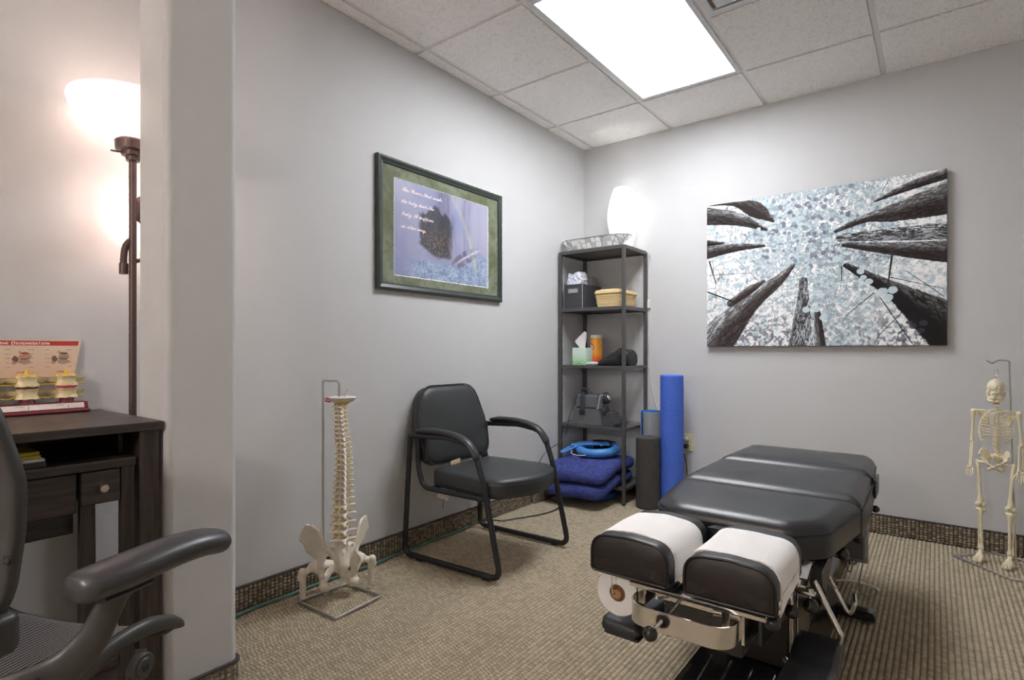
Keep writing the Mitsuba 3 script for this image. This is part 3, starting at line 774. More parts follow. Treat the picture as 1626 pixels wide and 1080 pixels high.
# ---- second shelf: black box, bag, carton, basket
z3 = SHZ[3] + 0.001
bx = thing('storage_box', 'black storage box with pale edges and a metal label holder on the upper shelf', 'storage box')
box_black = mat('mat_box_black', '#3c3c42', 0.75)
edge_mat = mat('mat_box_edge', '#a5a6a8', 0.4, 0.4)
b0, b1, d0, d1, bh = .040, .190, -.348, -.075, .170
add(bx, 'body', cat([box((b0, d0, z3), (b1, d0 + .004, z3 + bh)), box((b0, d1 - .004, z3), (b1, d1, z3 + bh)), box((b0, d0 + .004, z3), (b0 + .004, d1 - .004, z3 + bh)), box((b1 - .004, d0 + .004, z3), (b1, d1 - .004, z3 + bh)), box((b0 + .004, d0 + .004, z3), (b1 - .004, d1 - .004, z3 + .004))]), box_black, smooth=False)
for x, y in [(b0, d0), (b1, d0), (b1, d1), (b0, d1)]:
    add(bx, 'corner_edge', cbox((x - .0022, y - .0022, z3), (x + .0022, y + .0022, z3 + bh + .001), .0008), edge_mat, smooth=False)
lh = add(bx, 'label_holder', cbox((b0 + .032, d0 - .003, z3 + .105), (b0 + .118, d0 + .0005, z3 + .142), .001), mat('mat_holder', '#77787c', 0.3, 0.8), smooth=False, label='metal label holder')
add(lh, 'label_card', box((b0 + .038, d0 - .0036, z3 + .110), (b0 + .112, d0 - .0031, z3 + .137)), edge_mat, smooth=False)
bagm = mat('mat_clear_bag', '#cfd3de', 0.22, specular=0.7)
t = rbox((-.058, -.05, -.075), (.055, .05, .085), .02, fine=True)
t = trimesh.Trimesh(*trimesh.remesh.subdivide_to_size(t.vertices, t.faces, .012), process=True)
v = t.vertices.copy()
v += (.026 * (meshkit.fbm(v * 30, 3, 5) - .5) + .020 * np.abs(meshkit.noise(v * 55, 8) - .5))[:, None] * t.vertex_normals
v[:, 2] += .012 * np.sin(v[:, 0] * 70) * (v[:, 2] > .05)
t.vertices = v + [b0 + .075, -.285, z3 + .165]
solo('plastic_bag', t, bagm, 'crumpled translucent white plastic bag in the top of the black storage box', 'plastic bag', smooth=20)
solo('carton', cbox((b0 + .085, -.205, z3 + .0045), (b0 + .140, -.135, z3 + .235), .001), mat('mat_carton', '#77756f', 0.8), 'small grey carton standing up in the black storage box', 'carton', smooth=False)

bk = thing('wicker_basket', 'small yellow tan wicker basket with a lid on the upper shelf', 'basket')
def weave(p, n, uv):
    s = p.x + p.y
    a, b = s / .0105, p.z / .0062
    i, j = dr.floor(a), dr.floor(b)
    odd = dr.abs(j * .5 - dr.floor(j * .5)) * 2
    fx = a + .5 * odd - dr.floor(a + .5 * odd)
    hgt = (1 - dr.square(2 * fx - 1)) * (1 - dr.square(2 * (b - j) - 1))
    return mix([0.30, 0.19, 0.07], [0.76, 0.60, 0.32], smoothstep(.02, .45, hgt)) * (.85 + .3 * cell_rand(i, j))
wick = mat('mat_wicker', proc(weave), 0.7)
wick2 = mat('mat_wicker_rim', [0.70, 0.54, 0.28], 0.65)
k0, k1, e0, e1 = .288, .470, -.345, -.075
def bring(g_, z):
    return np.column_stack([rrect(k1 - k0 + 2 * g_, e1 - e0 + 2 * g_, .018, 5, ((k0 + k1) / 2, (e0 + e1) / 2)), np.full(20, z)])
add(bk, 'body', loft([bring(-.012, z3), bring(-.004, z3 + .02), bring(0, z3 + .075), bring(0, z3 + .092)]), wick)
add(bk, 'lid', loft([bring(.005, z3 + .0925), bring(.007, z3 + .098), bring(.004, z3 + .112), bring(-.02, z3 + .121), bring(-.08, z3 + .125)]), wick)
for zz, gg in [(z3 + .094, .0065), (z3 + .004, -.0105)]:
    add(bk, 'rim', tube(bring(gg, zz), .0042, 6, closed=True), wick2)
# woven horizontal strands in relief
for i in range(7):
    zz = z3 + .016 + i * .0115
    r_ = bring(-.012 + .012 * min(1, (zz - z3) / .075) + .001, zz)
    q = resample(r_[:, :2], 120)
    tt = np.roll(q, -1, 0) - np.roll(q, 1, 0)
    tt /= np.linalg.norm(tt, axis=1, keepdims=True)
    q = q + (np.where((np.arange(120) + 2 * (i % 2)) // 2 % 2, .0014, -.0012))[:, None] * np.stack([tt[:, 1], -tt[:, 0]], 1)
    add(bk, 'strand', tube(np.column_stack([q, np.full(120, zz)]), .0036, 5, closed=True), wick2)

# ---- third shelf: tissues, wipes, wedge shaped bag
z2 = SHZ[2] + 0.001
ts = thing('tissue_box', 'pale green tissue box with a white tissue pulled up on the middle shelf', 'tissue box')
def tis(p, n, uv):
    h = (p.z - z2) / .12
    c = mix([0.22, 0.50, 0.20], [0.62, 0.78, 0.68], smoothstep(0, .75, h))
    d1, d2, w = voronoi((p.x + p.y) * 90, p.z * 90)
    dots = (1 - smoothstep(.28, .36, d1)) * smoothstep(.7, .35, h) * dr.select(w > .3, 1, 0)
    return mix(c, [0.75, 0.90, 0.80], dots * .7)
x0, y0 = .100, -.335
add(ts, 'carton', cut(cbox((x0, y0, z2), (x0 + .108, y0 + .108, z2 + .122), .0015), prism(rrect(.06, .03, .0149, 6, (x0 + .054, y0 + .054)), .02, at=z2 + .115)), mat('mat_tissue_box', proc(tis), 0.5), smooth=False)
pt = [(-.02, -.006, 0), (-.058, -.012, .048), (-.03, -.01, .078), (.022, -.006, .118), (.034, 0, .108), (.026, 0, .05), (.018, .004, 0)]
o1 = np.array(pt)
fan = []
for s_ in np.linspace(-1, 1, 5):
    q = o1.copy()
    q[:, 1] += s_ * .010 * (.3 + o1[:, 2] / .06) * np.array([.3, 1, .5, .3, .4, .9, .3])
    q[:, 0] *= 1 - .12 * s_ * s_
    fan.append(q + [x0 + .054, y0 + .054, z2 + .119])
add(ts, 'tissue', loft(fan), mat('mat_tissue', '#e6e4e2', 0.9), smooth=25, label='white tissue')

wp = thing('wipes_canister', 'orange canister of wipes with a white lid behind the tissue box', 'canister')
cxw, cyw = .215, -.195
def wip(p, n, uv):
    h = (p.z - z2) / .19
    c = mix([0.80, 0.10, 0.03], [0.86, 0.36, 0.04], smoothstep(.16, .5, h))
    ang = (p.x - cxw + .028) / .032
    e = dr.sqrt(dr.square(ang) + dr.square((h - .66) / .15))
    c = mix(c, [0.65, 0.06, 0.05], 1 - smoothstep(.95, 1.05, e))
    c = mix(c, [0.75, 0.76, 0.85], 1 - smoothstep(.70, .8, e))
    return mix(c, [0.85, 0.83, 0.75], smoothstep(.1, .07, h))
add(wp, 'body', lathe([(0, 0), (.040, 0), (.0425, .003), (.0425, .188), (.041, .19), (0, .19)], 32, (cxw, cyw, z2)), mat('mat_wipes', proc(wip), 0.35))
add(wp, 'lid', lathe([(0, .1905), (.0435, .1905), (.044, .193), (.044, .208), (.041, .212), (.02, .216), (0, .2165)], 32, (cxw, cyw, z2)), white_plastic, label='white lid')
k = solo('wrapped_packet', move(fuse([bone((-.03, 0, 0), (.03, .004, 0), .011, .009), bone((-.005, .01, .003), (.05, .0, .002), .010, .009)], .004, 4), (.235, -.31, z2 + .0115)), bagm, 'small shiny white wrapped packet lying in front of the orange canister', 'packet')

wb = thing('wedge_bag', 'black wedge shaped zip case lying on the middle shelf', 'case')
bagb = mat('mat_black_nylon', '#232325', 0.6, bump=proc(lambda p, n, uv: noise(p.x * 800, p.y * 800, p.z * 800)), bscale=.0004)
# long case: low at its left end, tall rounded at its right end
secs = []
for s_, hh in [(0, .008), (.02, .022), (.08, .058), (.14, .092), (.17, .104), (.20, .110), (.235, .108), (.252, .098), (.26, .08)]:
    w = .16 * (.75 + .25 * min(1, s_ / .15)) * (1 if s_ < .24 else .9)
    secs.append([(.262 + s_, -.265 + a + .02, z2 + hh / 2 + b) for a, b in rrect(w, hh, min(hh * .46, .035), 6)])
wbk = add(wb, 'body', loft(secs), bagb, smooth=50)
add(wb, 'zipper', tube([(.262 + s_, -.322 - .0028 + 0 * s_, z2 + .5 * h_) for s_, h_ in [(.1, .070), (.14, .092), (.2, .11)]], .002, 6), mat('mat_zip', '#4a4a4e', .35, .5))
add(wb, 'strap', tube(smooth_path([(.455, -.334, z2 + .012), (.462, -.338, z2 + .055), (.455, -.325, z2 + .1085), (.45, -.25, z2 + .1135), (.45, -.18, z2 + .107)], 5), .006, 8, flat=(.4, 1.6)), black_plastic)
add(wb, 'buckle', cbox((.448, -.346, z2 + .05), (.472, -.337, z2 + .075), .002), black_plastic, smooth=False)

# ---- fourth shelf: grey machine
z1 = SHZ[1] + 0.001
dv = thing('massage_machine', 'dark grey massage machine with clamps and a strap on the lower glass shelf', 'machine')
grey_p = mat('mat_grey_plastic', '#5e5f62', 0.4)
dark_p = mat('mat_dark_grey_plastic', '#404146', 0.35)
def fr_prism(poly, y0, y1, sk=0):
    m = prism(np.array(poly) * .001, y1 - y0, 'y', y0)
    return move(m, (0.102, 0, z1))
add(dv, 'base', fuse([fr_prism([(0, 0), (232, 0), (228, 22), (205, 108), (20, 108)], -.345, -.19)], .02, 0), grey_p, smooth=False)
add(dv, 'cheek', fr_prism([(207, 0), (318, 0), (322, 14), (290, 84), (262, 90), (252, 62), (230, 62), (216, 108)], -.325, -.20), dark_p, smooth=False)
add(dv, 'head', cbox((.122, -.338, z1 + .1085), (.298, -.20, z1 + .205), .012), grey_p, smooth=30)
add(dv, 'head_trim', hull([(.30 + a, y, z1 + b) for a, b in [(-.002, .11), (.012, .11), (.032, .205), (.02, .21)] for y in (-.342, -.20)]), mat('mat_trim_light', '#8d8f93', .3), smooth=False)
rl = move(lathe([(0, 0), (.036, 0), (.04, .005), (.04, .075), (.036, .08), (0, .08)], 24), (.278, -.27, z1 + .165), ry=1.25)
add(dv, 'roller', rl, dark_p)
add(dv, 'roller_cap', move(lathe([(0, .0805), (.028, .0805), (.032, .086), (.028, .096), (0, .098)], 24), (.278, -.27, z1 + .165), ry=1.25), chrome)
add(dv, 'clamp', move(lathe([(0, 0), (.03, 0), (.033, .005), (.033, .05), (0, .055)], 20), (.290, -.27, z1 + .10), ry=1.7), dark_p)
add(dv, 'strap', tube(smooth_path([(.190, -.352, z1 + .085), (.190, -.349, z1 + .15), (.188, -.343, z1 + .208), (.186, -.30, z1 + .214), (.186, -.22, z1 + .212)], 5), .011, 8, flat=(.25, 1.5)), mat('mat_strap_blue_black', '#2c3540', .4))
add(dv, 'latch', cbox((.168, -.358, z1 + .066), (.208, -.346, z1 + .100), .003), black_plastic, smooth=False)
add(dv, 'handle', tube(fillet([(.135, -.27, z1 + .2), (.14, -.27, z1 + .238), (.19, -.27, z1 + .242), (.20, -.27, z1 + .2)], .02), .009, 8), dark_p)
add(dv, 'side_knob', move(lathe([(0, 0), (.03, 0), (.034, .004), (.03, .03), (0, .034)], 20), (.124, -.27, z1 + .155), ry=-math.pi / 2), dark_p)
add(dv, 'cord', tube(smooth_path([(.150, -.343, z1 + .215), (.140, -.36, z1 + .16), (.115, -.40, z1 + .05), (.095, -.44, z1 - .10), (.06, -.62, .33), (.03, -.70, .20), (.02, -.72, .08), (.02, -.70, .006), (.03, -.60, .005), (.03, -.45, .005)], 6), .0028, 6), black_plastic, label='thin black cord')

# ---- bottom shelf: plush pads and ring
plush_noise = lambda p, n, uv: fbm(p.x * 130, p.y * 130, p.z * 130, 3) + .6 * noise(p.x * 420, p.y * 420, p.z * 420)
def plush_c(p, n, uv):
    a = fbm(p.x * 90, p.y * 90, p.z * 90, 3)
    return mix([0.040, 0.052, 0.185], [0.072, 0.092, 0.30], smoothstep(.2, .8, a))
plush = mat('mat_blue_plush', proc(plush_c), 0.95, sheen=0.8, specular=.1, bump=proc(plush_noise), bscale=.006)
def pad(zb, th, x0, x1, y0, y1, droop, seed):
    n = 34
    R = []
    o = resample(rrect(x1 - x0, y1 - y0, .06, 8, ((x0 + x1) / 2, (y0 + y1) / 2)), 140)
    for d, z in [(.03, .0), (.010, .10), (.001, .30), (.0, .5), (.001, .7), (.010, .88), (.025, .97), (.05, 1.0)]:
        R.append(np.column_stack([inset(o, d), np.full(140, z * th)]))
    top, c = R[-1], R[-1].mean(0)
    for s_ in (.85, .7, .55, .4, .25, .1, .01):
        q = c + (top - c) * s_
        q[:, 2] = th + .012 * (1 - s_ ** 2)
        R.append(q)
    b = R[0]
    R.insert(0, b.mean(0) + (b - b.mean(0)) * .02)
    m = loft(R)
    v = m.vertices.copy()
    f_ = np.clip((-.375 - v[:, 1]) / .25, 0, 1.2)
    v[:, 2] += zb - droop * f_ ** 1.3
    nn = meshkit.fbm(v * 60, 3, seed) - .5
    v += m.vertex_normals * (.010 * nn)[:, None] + m.vertex_normals * (.016 * (meshkit.noise(v * 13, seed) - .5))[:, None]
    v[:, 2] = np.maximum(v[:, 2], zb - droop * f_ ** 1.3)
    return trimesh.Trimesh(v, m.faces, process=False)
zl = SHZ[0] + .001
solo('plush_cushion', pad(zl, .082, .046, .478, -.635, -.13, .055, 3), plush, 'lower of the two furry blue cushions on the bottom shelf', 'cushion', 'furry blue cushions on the bottom shelf', smooth=True)
solo('plush_cushion', pad(zl + .094, .075, .046, .485, -.625, -.11, .055, 9), plush, 'upper furry blue cushion, with the light blue ring lying on it', 'cushion', 'furry blue cushions on the bottom shelf', smooth=True)
solo('balance_disc', lathe([(0, 0), (.12, 0), (.165, .012), (.175, .03), (.165, .05), (.12, .066), (0, .07)], 48, (.245, -.30, .001)), mat('mat_balance_disc', [.03, .14, .42], .4), 'round blue balance disc on the carpet under the corner shelf', 'balance disc')

zt = zl + .192
rg = thing('exercise_ring', 'light blue exercise ring with a black pad and tubing, lying on the upper furry cushion', 'exercise ring')
blue_r = mat('mat_light_blue_rubber', [.075, .27, .66], .35)
th = np.linspace(0, 2 * math.pi, 48, endpoint=False)
rc = (.278, -.285)
add(rg, 'ring', tube([(rc[0] + .125 * math.cos(a), rc[1] + .125 * math.sin(a), zt + .030 + .012 * math.sin(a)) for a in th], .029, 12, closed=True, flat=(1, 1)), blue_r)
add(rg, 'grip_pad', tube([(rc[0] + .125 * math.cos(a), rc[1] + .125 * math.sin(a), zt + .031 + .012 * math.sin(a)) for a in np.linspace(1.0, 2.35, 14)], .032, 12), black_plastic, label='black grip pad')
add(rg, 'tubing', tube(smooth_path([(.30, -.20, zt + .062), (.24, -.27, zt + .066), (.17, -.30, zt + .066), (.12, -.36, zt + .045), (.09, -.43, zt + .02), (.085, -.455, zt + .012), (.105, -.452, zt + .012), (.14, -.39, zt + .035), (.20, -.36, zt + .062), (.28, -.33, zt + .066), (.36, -.27, zt + .062)], 6), .0085, 8), blue_r)
add(rg, 'tubing', tube(smooth_path([(.31, -.30, zt + .058), (.34, -.25, zt + .064), (.31, -.22, zt + .066), (.28, -.26, zt + .064), (.33, -.33, zt + .062)], 6), .007, 8), blue_r)
add(rg, 'collar', tube([(.118, -.35, zt + .052), (.135, -.405, zt + .048)], .011, 8), blue_r)
add(rg, 'cord', tube(smooth_path([(.14, -.33, zt + .06), (.135, -.40, zt + .015), (.17, -.445, zt + .004), (.23, -.455, zt + .003), (.27, -.44, zt + .006)], 6), .003, 6), cordw, label='pale cord')

# ================================================================== foam rollers, mat, outlet
def foam(c1, c2, sc):
    return proc(lambda p, n, uv: mix(c1, c2, smoothstep(.35, .75, fbm(p.x * sc, p.y * sc, p.z * sc, 2))))
def foam_roller(name, x, y, r, h, m, label, hollow):
    t = thing(name, label, 'foam roller')
    pr = [(0, 0), (r - .006, 0), (r, .006), (r, h - .006), (r - .006, h)]
    add(t, 'body', lathe(pr + ([(0, h)] if not hollow else [(.012, h), (.010, h - .02), (0, h - .02)]), 48, (x, y, .001)), m)
    return t
foam_roller('foam_roller', .655, -.305, .077, .455, mat('mat_black_foam', foam([.026, .025, .024], [.075, .072, .068], 300), .8), 'short black foam roller standing beside the shelf', False)
foam_roller('foam_roller', .779, -.210, .0735, .858, mat('mat_blue_foam', foam([.045, .115, .52], [.070, .155, .62], 240), .75), 'tall bright blue foam roller standing upright beside the black one', False)
mt = thing('exercise_mat', 'rolled grey exercise mat with a bright blue edge, standing between the shelf and the rollers', 'exercise mat')
sp = []
for a in np.linspace(0, 2 * math.pi * 3.2, 150):
    r = .016 + .0165 * a / (2 * math.pi)
    sp.append((r * math.cos(a + 2.55), r * math.sin(a + 2.55)))
sp = np.array(sp)
d = np.gradient(sp, axis=0)
d /= np.linalg.norm(d, axis=1, keepdims=True)
nr = np.stack([d[:, 1], -d[:, 0]], 1)
mc = np.array([.600, -.125])
matg = mat('mat_grey_mat', '#8d8e90', .85)
matb = mat('mat_blue_mat', [.02, .17, .55], .7)
add(mt, 'grey_layer', prism(np.vstack([sp + mc + nr * .0042, (sp + mc + nr * .0008)[::-1]]), .60, at=.001), matg, smooth=40)
add(mt, 'blue_layer', prism(np.vstack([sp + mc + nr * .0006, (sp + mc - nr * .0035)[::-1]]), .606, at=.001), matb, smooth=40, label='bright blue underside layer')

ot = thing('wall_outlet', 'cream wall outlet plate with plugs beside the blue foam roller', 'outlet')
cream = mat('mat_cream_plate', '#d8d3ae', .45)
add(ot, 'plate', cbox((.775, -.006, .338), (.846, -.0005, .456), .003), cream, smooth=False)
for zz in (.372, .422):
    add(ot, 'receptacle', prism(rrect(.034, .028, .012, 5, (.81, zz)), .003, 'y', -.0088), cream)
add(ot, 'screw', move(lathe([(0, 0), (.003, 0), (.0025, .0012), (0, .0014)], 12), (.81, -.0058, .397), rx=math.pi / 2), steel)
pl = thing('white_plug', 'white plug in the upper socket of the cream outlet', 'plug')
add(pl, 'body', rbox((.790, -.045, .410), (.818, -.009, .434), .009), white_plastic)
pb = thing('black_plug', 'black plug with a cord in the lower socket of the cream outlet', 'plug')
add(pb, 'body', rbox((.792, -.050, .358), (.822, -.0092, .388), .010), black_plastic)
add(pb, 'tag', cbox((.778, -.058, .332), (.806, -.050, .345), .001), white_paper, smooth=False, label='small white tag')
add(pb, 'cord', tube(smooth_path([(.806, -.046, .37), (.80, -.062, .365), (.788, -.056, .35), (.800, -.05, .32), (.812, -.045, .27), (.818, -.04, .20), (.82, -.05, .10), (.84, -.10, .006), (.95, -.3, .005), (1.2, -.6, .005)], 6), .0032, 6), black_plastic)
# ================================================================== black sled base armchair by the left wall
ch = thing('armchair', 'black padded guest armchair with a black tubular sled frame by the left wall', 'chair')
vinyl = mat('mat_black_vinyl', '#2f3233', 0.42, specular=.45, bump=proc(lambda p, n, uv: fbm(p.x * 500, p.y * 500, p.z * 500, 2)), bscale=.0003)
tube_black = mat('mat_tube_black', '#202124', 0.35)
arm_pad_m = mat('mat_arm_pad', '#26272a', 0.38)
SIDE = [-1.855, -1.285]
def side_xy(x, s):                         # the chair stands turned a little
    return SIDE[s] + (0.028 if s == 0 else 0.018) * (x - .06) / .55
def P(x, z, s, dy=0):
    return (x, side_xy(x, s) + dy, z)
loop = [(.080, .250), (.094, .602), (.34, .613), (.475, .600), (.520, .480), (.594, .212), (.640, .016), (.30, .016), (.055, .016)]
rad = [0, .03, .2, .10, .2, .3, .05, 0, .05]
for s in (0, 1):
    path = [P(x, z, s) for x, z in [(.07, .13)] + loop[1:] + [(.07, .13)]]
    pts = fillet([P(x, z, s) for x, z in [(.094, .602), (.33, .613), (.487, .590), (.545, .43), (.640, .016), (.055, .016)]], [.012, .3, .12, .35, .045, .045], 9, closed=True)
    fr = add(ch, 'side_frame', tube(pts, .0135, 12, closed=True), tube_black, label='black tubular sled side frame')
    for xx in (.16, .56):
        add(fr, 'glide', cbox((xx - .02, side_xy(xx, s) - .012, .0005), (xx + .02, side_xy(xx, s) + .012, .007), .002), rubber, smooth=False)
    dy = .03 if s == 0 else -.03
    rail = fillet([P(.112, .60, s, dy), P(.118, .45, s, dy), P(.150, .348, s, dy), P(.53, .348, s, dy * .5), P(.572, .35, s, 0)], [0, .2, .06, .05, 0], 8)
    add(ch, 'seat_rail', tube(rail, .0125, 10), tube_black)
    add(ch, 'joint', tube([P(.10, .598, s, 0), P(.112, .598, s, dy * 1.3)], .012, 8), tube_black)
    ap = smooth_path([P(.135, .627, s), P(.22, .634, s), P(.32, .632, s), P(.405, .618, s), P(.462, .592, s), P(.500, .548, s), P(.513, .522, s)], 5)
    tt = np.linspace(0, 1, len(ap))
    add(ch, 'arm_pad', tube(ap, .021 * np.minimum(1, np.minimum(.55 + 5 * tt, .6 + 5 * (1 - tt))), 14, flat=(1.15, .72)), arm_pad_m, smooth=60, label='black moulded arm pad')
for xx in (.2, .50):
    add(ch, 'cross_bar', tube([P(xx, .348, 0, .03), P(xx, .348, 1, -.03)], .011, 8), tube_black)
# seat
def seat_outline():
    y0, y1 = -1.815, -1.322
    return fillet([(.160, y0 + .030), (.60, y0 - .004), (.708, (y0 + y1) / 2 + .0), (.60, y1 + .012), (.160, y1 - .025)], [.06, .13, .35, .13, .06], 12, closed=True)
so = seat_outline()
if Polygon(so).exterior.is_ccw is False:
    so = so[::-1]
sc_ = so.mean(0)
st = cushion(so, [(.014, .350), (.003, .358), (0, .378), (0, .408), (.004, .423), (.014, .434), (.034, .441)], .012, 128)
add(ch, 'seat', st, vinyl, smooth=50, label='round fronted black vinyl seat')
pip = resample(so, 128)
add(ch, 'seat_piping', tube(np.column_stack([inset(pip, .004), np.full(128, .4235)]), .0022, 6, closed=True), vinyl)
# backrest: tilted rounded slab
bo = fillet([(-.225, 0), (.225, 0), (.248, .17), (.190, .402), (-.190, .402), (-.248, .17)], [.095, .095, .4, .105, .105, .4], 10, closed=True)
bm = cushion(bo, [(.03, -.010), (.008, -.004), (0, .012), (0, .046), (.004, .058), (.016, .068), (.036, .074)], .014, 128)
tilt = math.radians(14)
bc = np.array([.190, -1.572, .450])
rot = math.radians(-2.5)
ex = np.array([-math.sin(rot), math.cos(rot), 0]) * 1.0
fwdc = np.array([math.cos(rot), math.sin(rot), 0])
up = np.array([0, 0, 1]) * math.cos(tilt) - fwdc * math.sin(tilt)
nrm = fwdc * math.cos(tilt) + np.array([0, 0, 1]) * math.sin(tilt)
add(ch, 'backrest', frame_map(bm, bc - nrm * .080, ex, up, nrm), vinyl, smooth=50, label='rounded black vinyl backrest')
bp = resample(bo, 128)
add(ch, 'backrest_piping', frame_map(tube(np.column_stack([bp, np.full(128, .054)]), .0033, 6, closed=True), bc - nrm * .075, ex, up, nrm), vinyl)
for s in (0, 1):
    yy = -1.80 if s == 0 else -1.335
    add(ch, 'back_bracket', cbox((.10, yy - .006, .47), (.155, yy + .006, .61), .003), tube_black, smooth=False)
tagm = mat('mat_chair_tag', '#c9b48a', .8)
add(ch, 'label_tag', hull([(x, y, z) for x, y in [(.21, -1.69), (.19, -1.60), (.213, -1.69), (.193, -1.60)] for z in (.441, .462)]), tagm, smooth=False, label='small tan printed tag')
add(ch, 'hang_tag', move(cbox((-.03, -.0006, -.017), (.03, .0006, .017), .0004), (.13, -1.66, .27), rz=.5, ry=.35), mat('mat_pale_tag', '#d9cdc9', .8), smooth=False, label='pale hanging tag')
add(ch, 'tag_string', tube(smooth_path([(.17, -1.60, .35), (.16, -1.63, .31), (.15, -1.645, .28), (.13, -1.66, .24), (.12, -1.65, .20)], 4), .0016, 5), black_plastic)
# ================================================================== chiropractic adjusting table
tb = thing('treatment_table', 'black padded chiropractic treatment table with two paper covered head cushions and chrome fittings', 'treatment table')
TXC = 1.677
leather = mat('mat_black_leather', '#222427', 0.34, specular=.55, bump=proc(lambda p, n, uv: fbm(p.x * 420, p.y * 420, p.z * 420, 3)), bscale=.00035)
leather_end = mat('mat_dark_brown_vinyl', '#1f1a19', 0.5, specular=.4)
gloss_black = mat('mat_gloss_black', [.008, .008, .009], 0.08, specular=.6, clearcoat=.6, clearcoat_gloss=.95)
satin_black = mat('mat_satin_black', '#3a3a3b', .45)
piping_m = mat('mat_piping', '#0d0d0e', .45)
grey_panel = mat('mat_grey_panel', '#8f9092', .5)
knob_m = mat('mat_knob', [.012, .011, .011], .12, specular=.6)

# ---- body cushions, head end nearest the camera
def body_pad(outline, z_top, zp, z_bot, crown, soft=.05):
    o = np.asarray(outline, float)
    if not Polygon(o).exterior.is_ccw:
        o = o[::-1]
    pr = [(.004, z_bot), (.0, z_bot + .006), (.0, zp - .004), (.001, zp)]
    for a in np.linspace(.18, 1, 7) * math.pi / 2:
        pr.append((soft * (1 - math.cos(a)) + .001, zp + (z_top - zp) * math.sin(a)))
    m = cushion(o, pr, crown, 160)
    return m, o
def body(outline, z_top, zp, z_bot, crown, soft=.05, rx=0.0, pivot=(0, 0)):
    m, o = body_pad(outline, z_top, zp, z_bot, crown, soft)
    q = resample(o, 160)
    pp = tube(np.column_stack([inset(q, -.0005), np.full(160, zp)]), .0026, 6, closed=True)
    if rx:
        R = trimesh.transformations.rotation_matrix(rx, [1, 0, 0], [0, pivot[0], pivot[1]])
        m.apply_transform(R)
        pp.apply_transform(R)
    k = add(tb, 'body_cushion', m, leather, smooth=50)
    add(k, 'piping', pp, piping_m)
    return k
def ol(pts, r):
    return fillet([(TXC + x, y) for x, y in pts], r, 8, closed=True)
body(ol([(-.168, -2.095), (.168, -2.095), (.243, -2.015), (.288, -1.705), (-.288, -1.705), (-.243, -2.015)], [.07, .07, .10, .012, .012, .10]), .556, .522, .455, .010, .055)
body(ol([(-.289, -1.70), (.289, -1.70), (.286, -1.262), (-.286, -1.262)], .014), .562, .522, .430, .010, .06)
body(ol([(-.286, -1.255), (.286, -1.255), (.262, -.835), (-.262, -.835)], [.014, .014, .07, .07]), .566, .522, .445, .008, .055)
add(tb, 'body_flap', cbox((TXC + .2885, -1.30, .475), (TXC + .296, -1.17, .545), .003), leather, smooth=False)

# ---- head cushions
HY0, HY1 = -2.475, -2.175
def head_outline(x0, x1, g=0.0):
    z0, z1 = .464 - g, .557 + g
    x0, x1 = x0 - g, x1 + g
    xc = (x0 + x1) / 2
    return resample(fillet([(x0, z0), (x1, z0), (x1, z1 - .002), (xc, z1 + .006), (x0, z1 - .002)], [.010, .010, .050, .2, .050], 10, closed=True), 96)
def head(x0, x1, which):
    o = head_outline(x0, x1)
    R = []
    for y, d in [(HY0 - .004, .03), (HY0 - .003, .016), (HY0, .006), (HY0 + .004, .003)]:
        R.append(np.column_stack([inset(o, d)[:, 0], np.full(96, y), inset(o, d)[:, 1]]))
    for y, d in [(HY0 + .006, .0005), (HY0 + .02, -.001), (-2.33, -.002), (HY1 - .03, -.001), (HY1 - .010, .004), (HY1 - .002, .014), (HY1, .03)]:
        R.append(np.column_stack([inset(o, d)[:, 0], np.full(96, y), inset(o, d)[:, 1]]))
    k = add(tb, 'head_cushion', loft(R), leather, smooth=50)
    f = inset(o, .0055)
    add(k, 'end_panel', loft([np.column_stack([f[:, 0], np.full(96, HY0 - .0005), f[:, 1]]), np.column_stack([inset(f, .012)[:, 0], np.full(96, HY0 - .0055), inset(f, .012)[:, 1]]), np.column_stack([inset(f, .03)[:, 0], np.full(96, HY0 - .007), inset(f, .03)[:, 1]])]), leather_end, smooth=40, label='dark brown end panel')
    add(k, 'piping', tube(np.column_stack([inset(o, .001)[:, 0], np.full(96, HY0 + .001), inset(o, .001)[:, 1]]), .0030, 6, closed=True), piping_m)
    # paper strip over the cushion, open below
    po = head_outline(x0, x1, .0035)
    keep = [q for q in po if q[1] > .466]
    c0 = np.array([(x0 + x1) / 2, .48])
    keep = np.array(sorted(keep, key=lambda q: -math.atan2(q[1] - c0[1], q[0] - c0[0]) if math.atan2(q[1] - c0[1], q[0] - c0[0]) > -2.2 else 99))
    keep = keep[np.argsort([-(math.atan2(q[1] - .40, q[0] - c0[0])) for q in keep])]
    ys = np.linspace(-2.438, -2.245, 9)
    rings = []
    for y in ys:
        wob = .0012 * np.sin(40 * keep[:, 0] + 30 * y)
        outer = np.column_stack([keep[:, 0], np.full(len(keep), y), keep[:, 1] + wob])
        cc = np.array([c0[0], y, .48])
        inner = cc + (outer - cc) * .993
        rings.append(np.vstack([outer, inner[::-1]]))
    add(tb, 'paper_strip', loft(rings), white_paper, smooth=40, label='white paper strip over a head cushion')
    return k
head(1.452, 1.654, 0)
head(1.690, 1.884, 1)
# paper tail hanging on the right side of the right cushion
tail = hull([(1.8885, -2.43, .50), (1.8885, -2.25, .50), (1.884, -2.44, .452), (1.882, -2.40, .448), (1.8897, -2.43, .50), (1.8897, -2.25, .50), (1.8852, -2.44, .452), (1.8832, -2.40, .448)])
add(tb, 'paper_strip', tail, white_paper, smooth=False)

